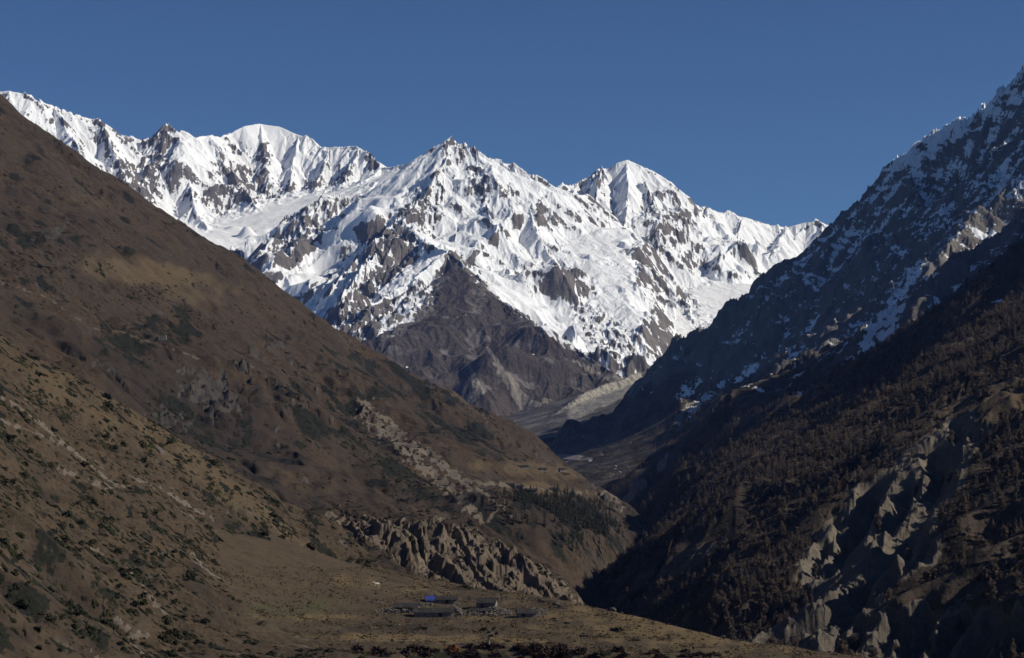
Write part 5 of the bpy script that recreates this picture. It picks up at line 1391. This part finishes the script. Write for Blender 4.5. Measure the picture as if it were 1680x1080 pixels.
def animals_and_tree():
    mat_horse = leaf_material("white_coat", (0.62, 0.58, 0.52), (0.55, 0.51, 0.45), (0.48, 0.44, 0.38), 0.8)
    p = look(fW, 618, 963)
    t = thing("horse", p, "white horse standing alone on the grass below the cliff", "horse", None, R(205))
    J = [(-0.55, 0, 1.02, 0.27), (0.0, 0, 0.98, 0.29), (0.45, 0, 1.02, 0.26), (0.68, 0, 1.22, 0.17), (0.92, 0, 1.50, 0.12), (1.02, 0, 1.60, 0.12), (1.22, 0, 1.45, 0.085), (1.38, 0, 1.30, 0.06), (-0.80, 0, 1.05, 0.14)]
    E = [(0, 1), (1, 2), (2, 3), (3, 4), (4, 5), (5, 6), (6, 7), (0, 8)]
    for s in (-1, 1):
        n = len(J)
        J += [(0.50, 0.15 * s, 0.80, 0.11), (0.52, 0.15 * s, 0.45, 0.06), (0.50, 0.15 * s, 0.10, 0.045), (0.55, 0.15 * s, 0.0, 0.06)]
        E += [(2, n), (n, n + 1), (n + 1, n + 2), (n + 2, n + 3)]
        n = len(J)
        J += [(-0.62, 0.15 * s, 0.78, 0.14), (-0.58, 0.15 * s, 0.62, 0.09), (-0.74, 0.15 * s, 0.42, 0.06), (-0.68, 0.15 * s, 0.10, 0.045), (-0.62, 0.15 * s, 0.0, 0.06)]
        E += [(8, n), (n, n + 1), (n + 1, n + 2), (n + 2, n + 3), (n + 3, n + 4)]
        n = len(J)
        J += [(1.0, 0.06 * s, 1.74, 0.03)]; E += [(5, n)]
    b = skin_body("body", J, E, mat_horse); b.parent = t
    tl = skin_body("tail", [(-0.92, 0, 1.08, 0.05), (-1.05, 0, 0.9, 0.07), (-1.08, 0, 0.55, 0.05), (-1.06, 0, 0.4, 0.02)], [(0, 1), (1, 2), (2, 3)], mat_horse); tl.parent = t
    mn = skin_body("mane", [(0.95, 0, 1.68, 0.05), (0.78, 0, 1.50, 0.05), (0.60, 0, 1.30, 0.04)], [(0, 1), (1, 2)], mat_horse); mn.parent = t
    t.scale = (1.15, 1.15, 1.15)
    # gnarled tree in front of the hamlet
    p = look(fW, 802, 1057)
    t = thing("gnarled_tree", p, "small gnarled tree with a bleached bare trunk and few dark tufts", "tree")
    J = [(0, 0, -0.3, .36), (0.03, 0, 0.7, .29), (-0.05, 0, 1.6, .25), (0.05, 0, 2.3, .21), (-0.3, 0.1, 3.0, .10), (-0.9, 0.1, 3.7, .07), (-1.5, 0, 4.1, .05), (0.5, 0, 3.0, .10), (0.9, -0.1, 3.8, .07), (1.15, 0, 4.3, .04), (1.0, 0.2, 3.1, .06), (1.9, 0.2, 3.1, .04), (0.1, -0.3, 3.5, .06), (0.0, -0.4, 4.3, .03)]
    E = [(0, 1), (1, 2), (2, 3), (3, 4), (4, 5), (5, 6), (3, 7), (7, 8), (8, 9), (7, 10), (10, 11), (4, 12), (12, 13)]
    b = skin_body("trunk", J, E, mat_white_bark); b.parent = t
    V, Q = [], []
    for k, (cx, cz, w, h) in enumerate(((-1.5, 4.2, 1.9, .9), (-2.1, 4.0, 1.2, .6), (1.2, 4.2, .9, .6), (2.0, 3.0, 1.3, .8), (0.4, 2.4, 1.2, .8), (-0.1, 3.4, .8, .6))):
        v, q = bush_quads(200 + k, 110, 0.4, 1.8); o_ = len(V)
        V += [(x * w + cx, y * w, z * h * 2 + cz - 0.2) for x, y, z in v]; Q += [tuple(i + o_ for i in f) for f in q]
    part("crown", quad_mesh("gnarled_crown", V, Q, [mat_juniper]), t)

plant_trees()
plant_shrubs()
meadow_grass()
meadow_bushes()
village()
boulders()
far_huts()
animals_and_tree()

# ------------------------------------------------------------------ clear mountain air
def air():
    bm = bmesh.new()
    bm_box(bm, -9000, 9000, -1500, 14600, -400, 2300)
    me = bpy.data.meshes.new("haze")
    bmesh.ops.recalc_face_normals(bm, faces=bm.faces); bm.to_mesh(me); bm.free()
    m = bpy.data.materials.new("thin_air"); m.use_nodes = True
    t = m.node_tree
    t.nodes.remove(t.nodes["Principled BSDF"])
    v = t.nodes.new("ShaderNodeVolumePrincipled")
    v.inputs["Color"].default_value = (0.25, 0.42, 1.0, 1)
    v.inputs["Absorption Color"].default_value = (1, 1, 1, 1)
    v.inputs["Density"].default_value = 1.5e-5
    t.links.new(v.outputs[0], t.nodes["Material Output"].inputs["Volume"])
    me.materials.append(m)
    o = bpy.data.objects.new("haze", me); C.objects.link(o)
    o["kind"] = "stuff"; o["label"] = "thin blue mountain air over the whole valley"
air()

# ------------------------------------------------------------------ what the setting is called
SETTING = {
    "snow_mountain": ("white snow range with a rounded dome and a flat snowfield under it", "mountain"),
    "snow_mountain.001": ("rugged snow peak with a dark brown rock pyramid at its foot", "mountain"),
    "snow_mountain.002": ("sharp white pyramid peak with a long snowy ridge falling to the right", "mountain"),
    "frosted_mountain": ("shaded grey mountain dusted with snow, across the gorge", "mountain"),
    "moraine": ("pale grey moraine ridge at the head of the valley", "moraine"),
    "brown_hill": ("big brown hill with dark scrub and a pale scree streak, left of the gorge", "hill"),
    "near_hill": ("near brown hillside dotted with juniper and pale bare streaks", "hill"),
    "meadow": ("dry grass terrace carrying the stone huts", "meadow"),
    "cliff": ("broken grey brown cliff behind the huts", "cliff"),
    "forested_hill": ("dark wooded slope with pale eroded gullies, right of the gorge", "hill"),
    "ground": ("valley floor under the hills", "ground"),
    "forest": (None, "forest"), "scrub": (None, "scrub"), "woodland": (None, "woodland"), "fir_wood": (None, "wood"), "shrubbery": (None, "shrubs"),
    "hillside_shrubbery": (None, "shrubs"), "cliff_shrubbery": (None, "shrubs"), "grass": (None, "grass"), "haze": (None, "haze"),
}
for n_, (l_, c_) in SETTING.items():
    o_ = bpy.data.objects.get(n_)
    if o_ is not None:
        if l_: o_["label"] = l_
        o_["category"] = c_
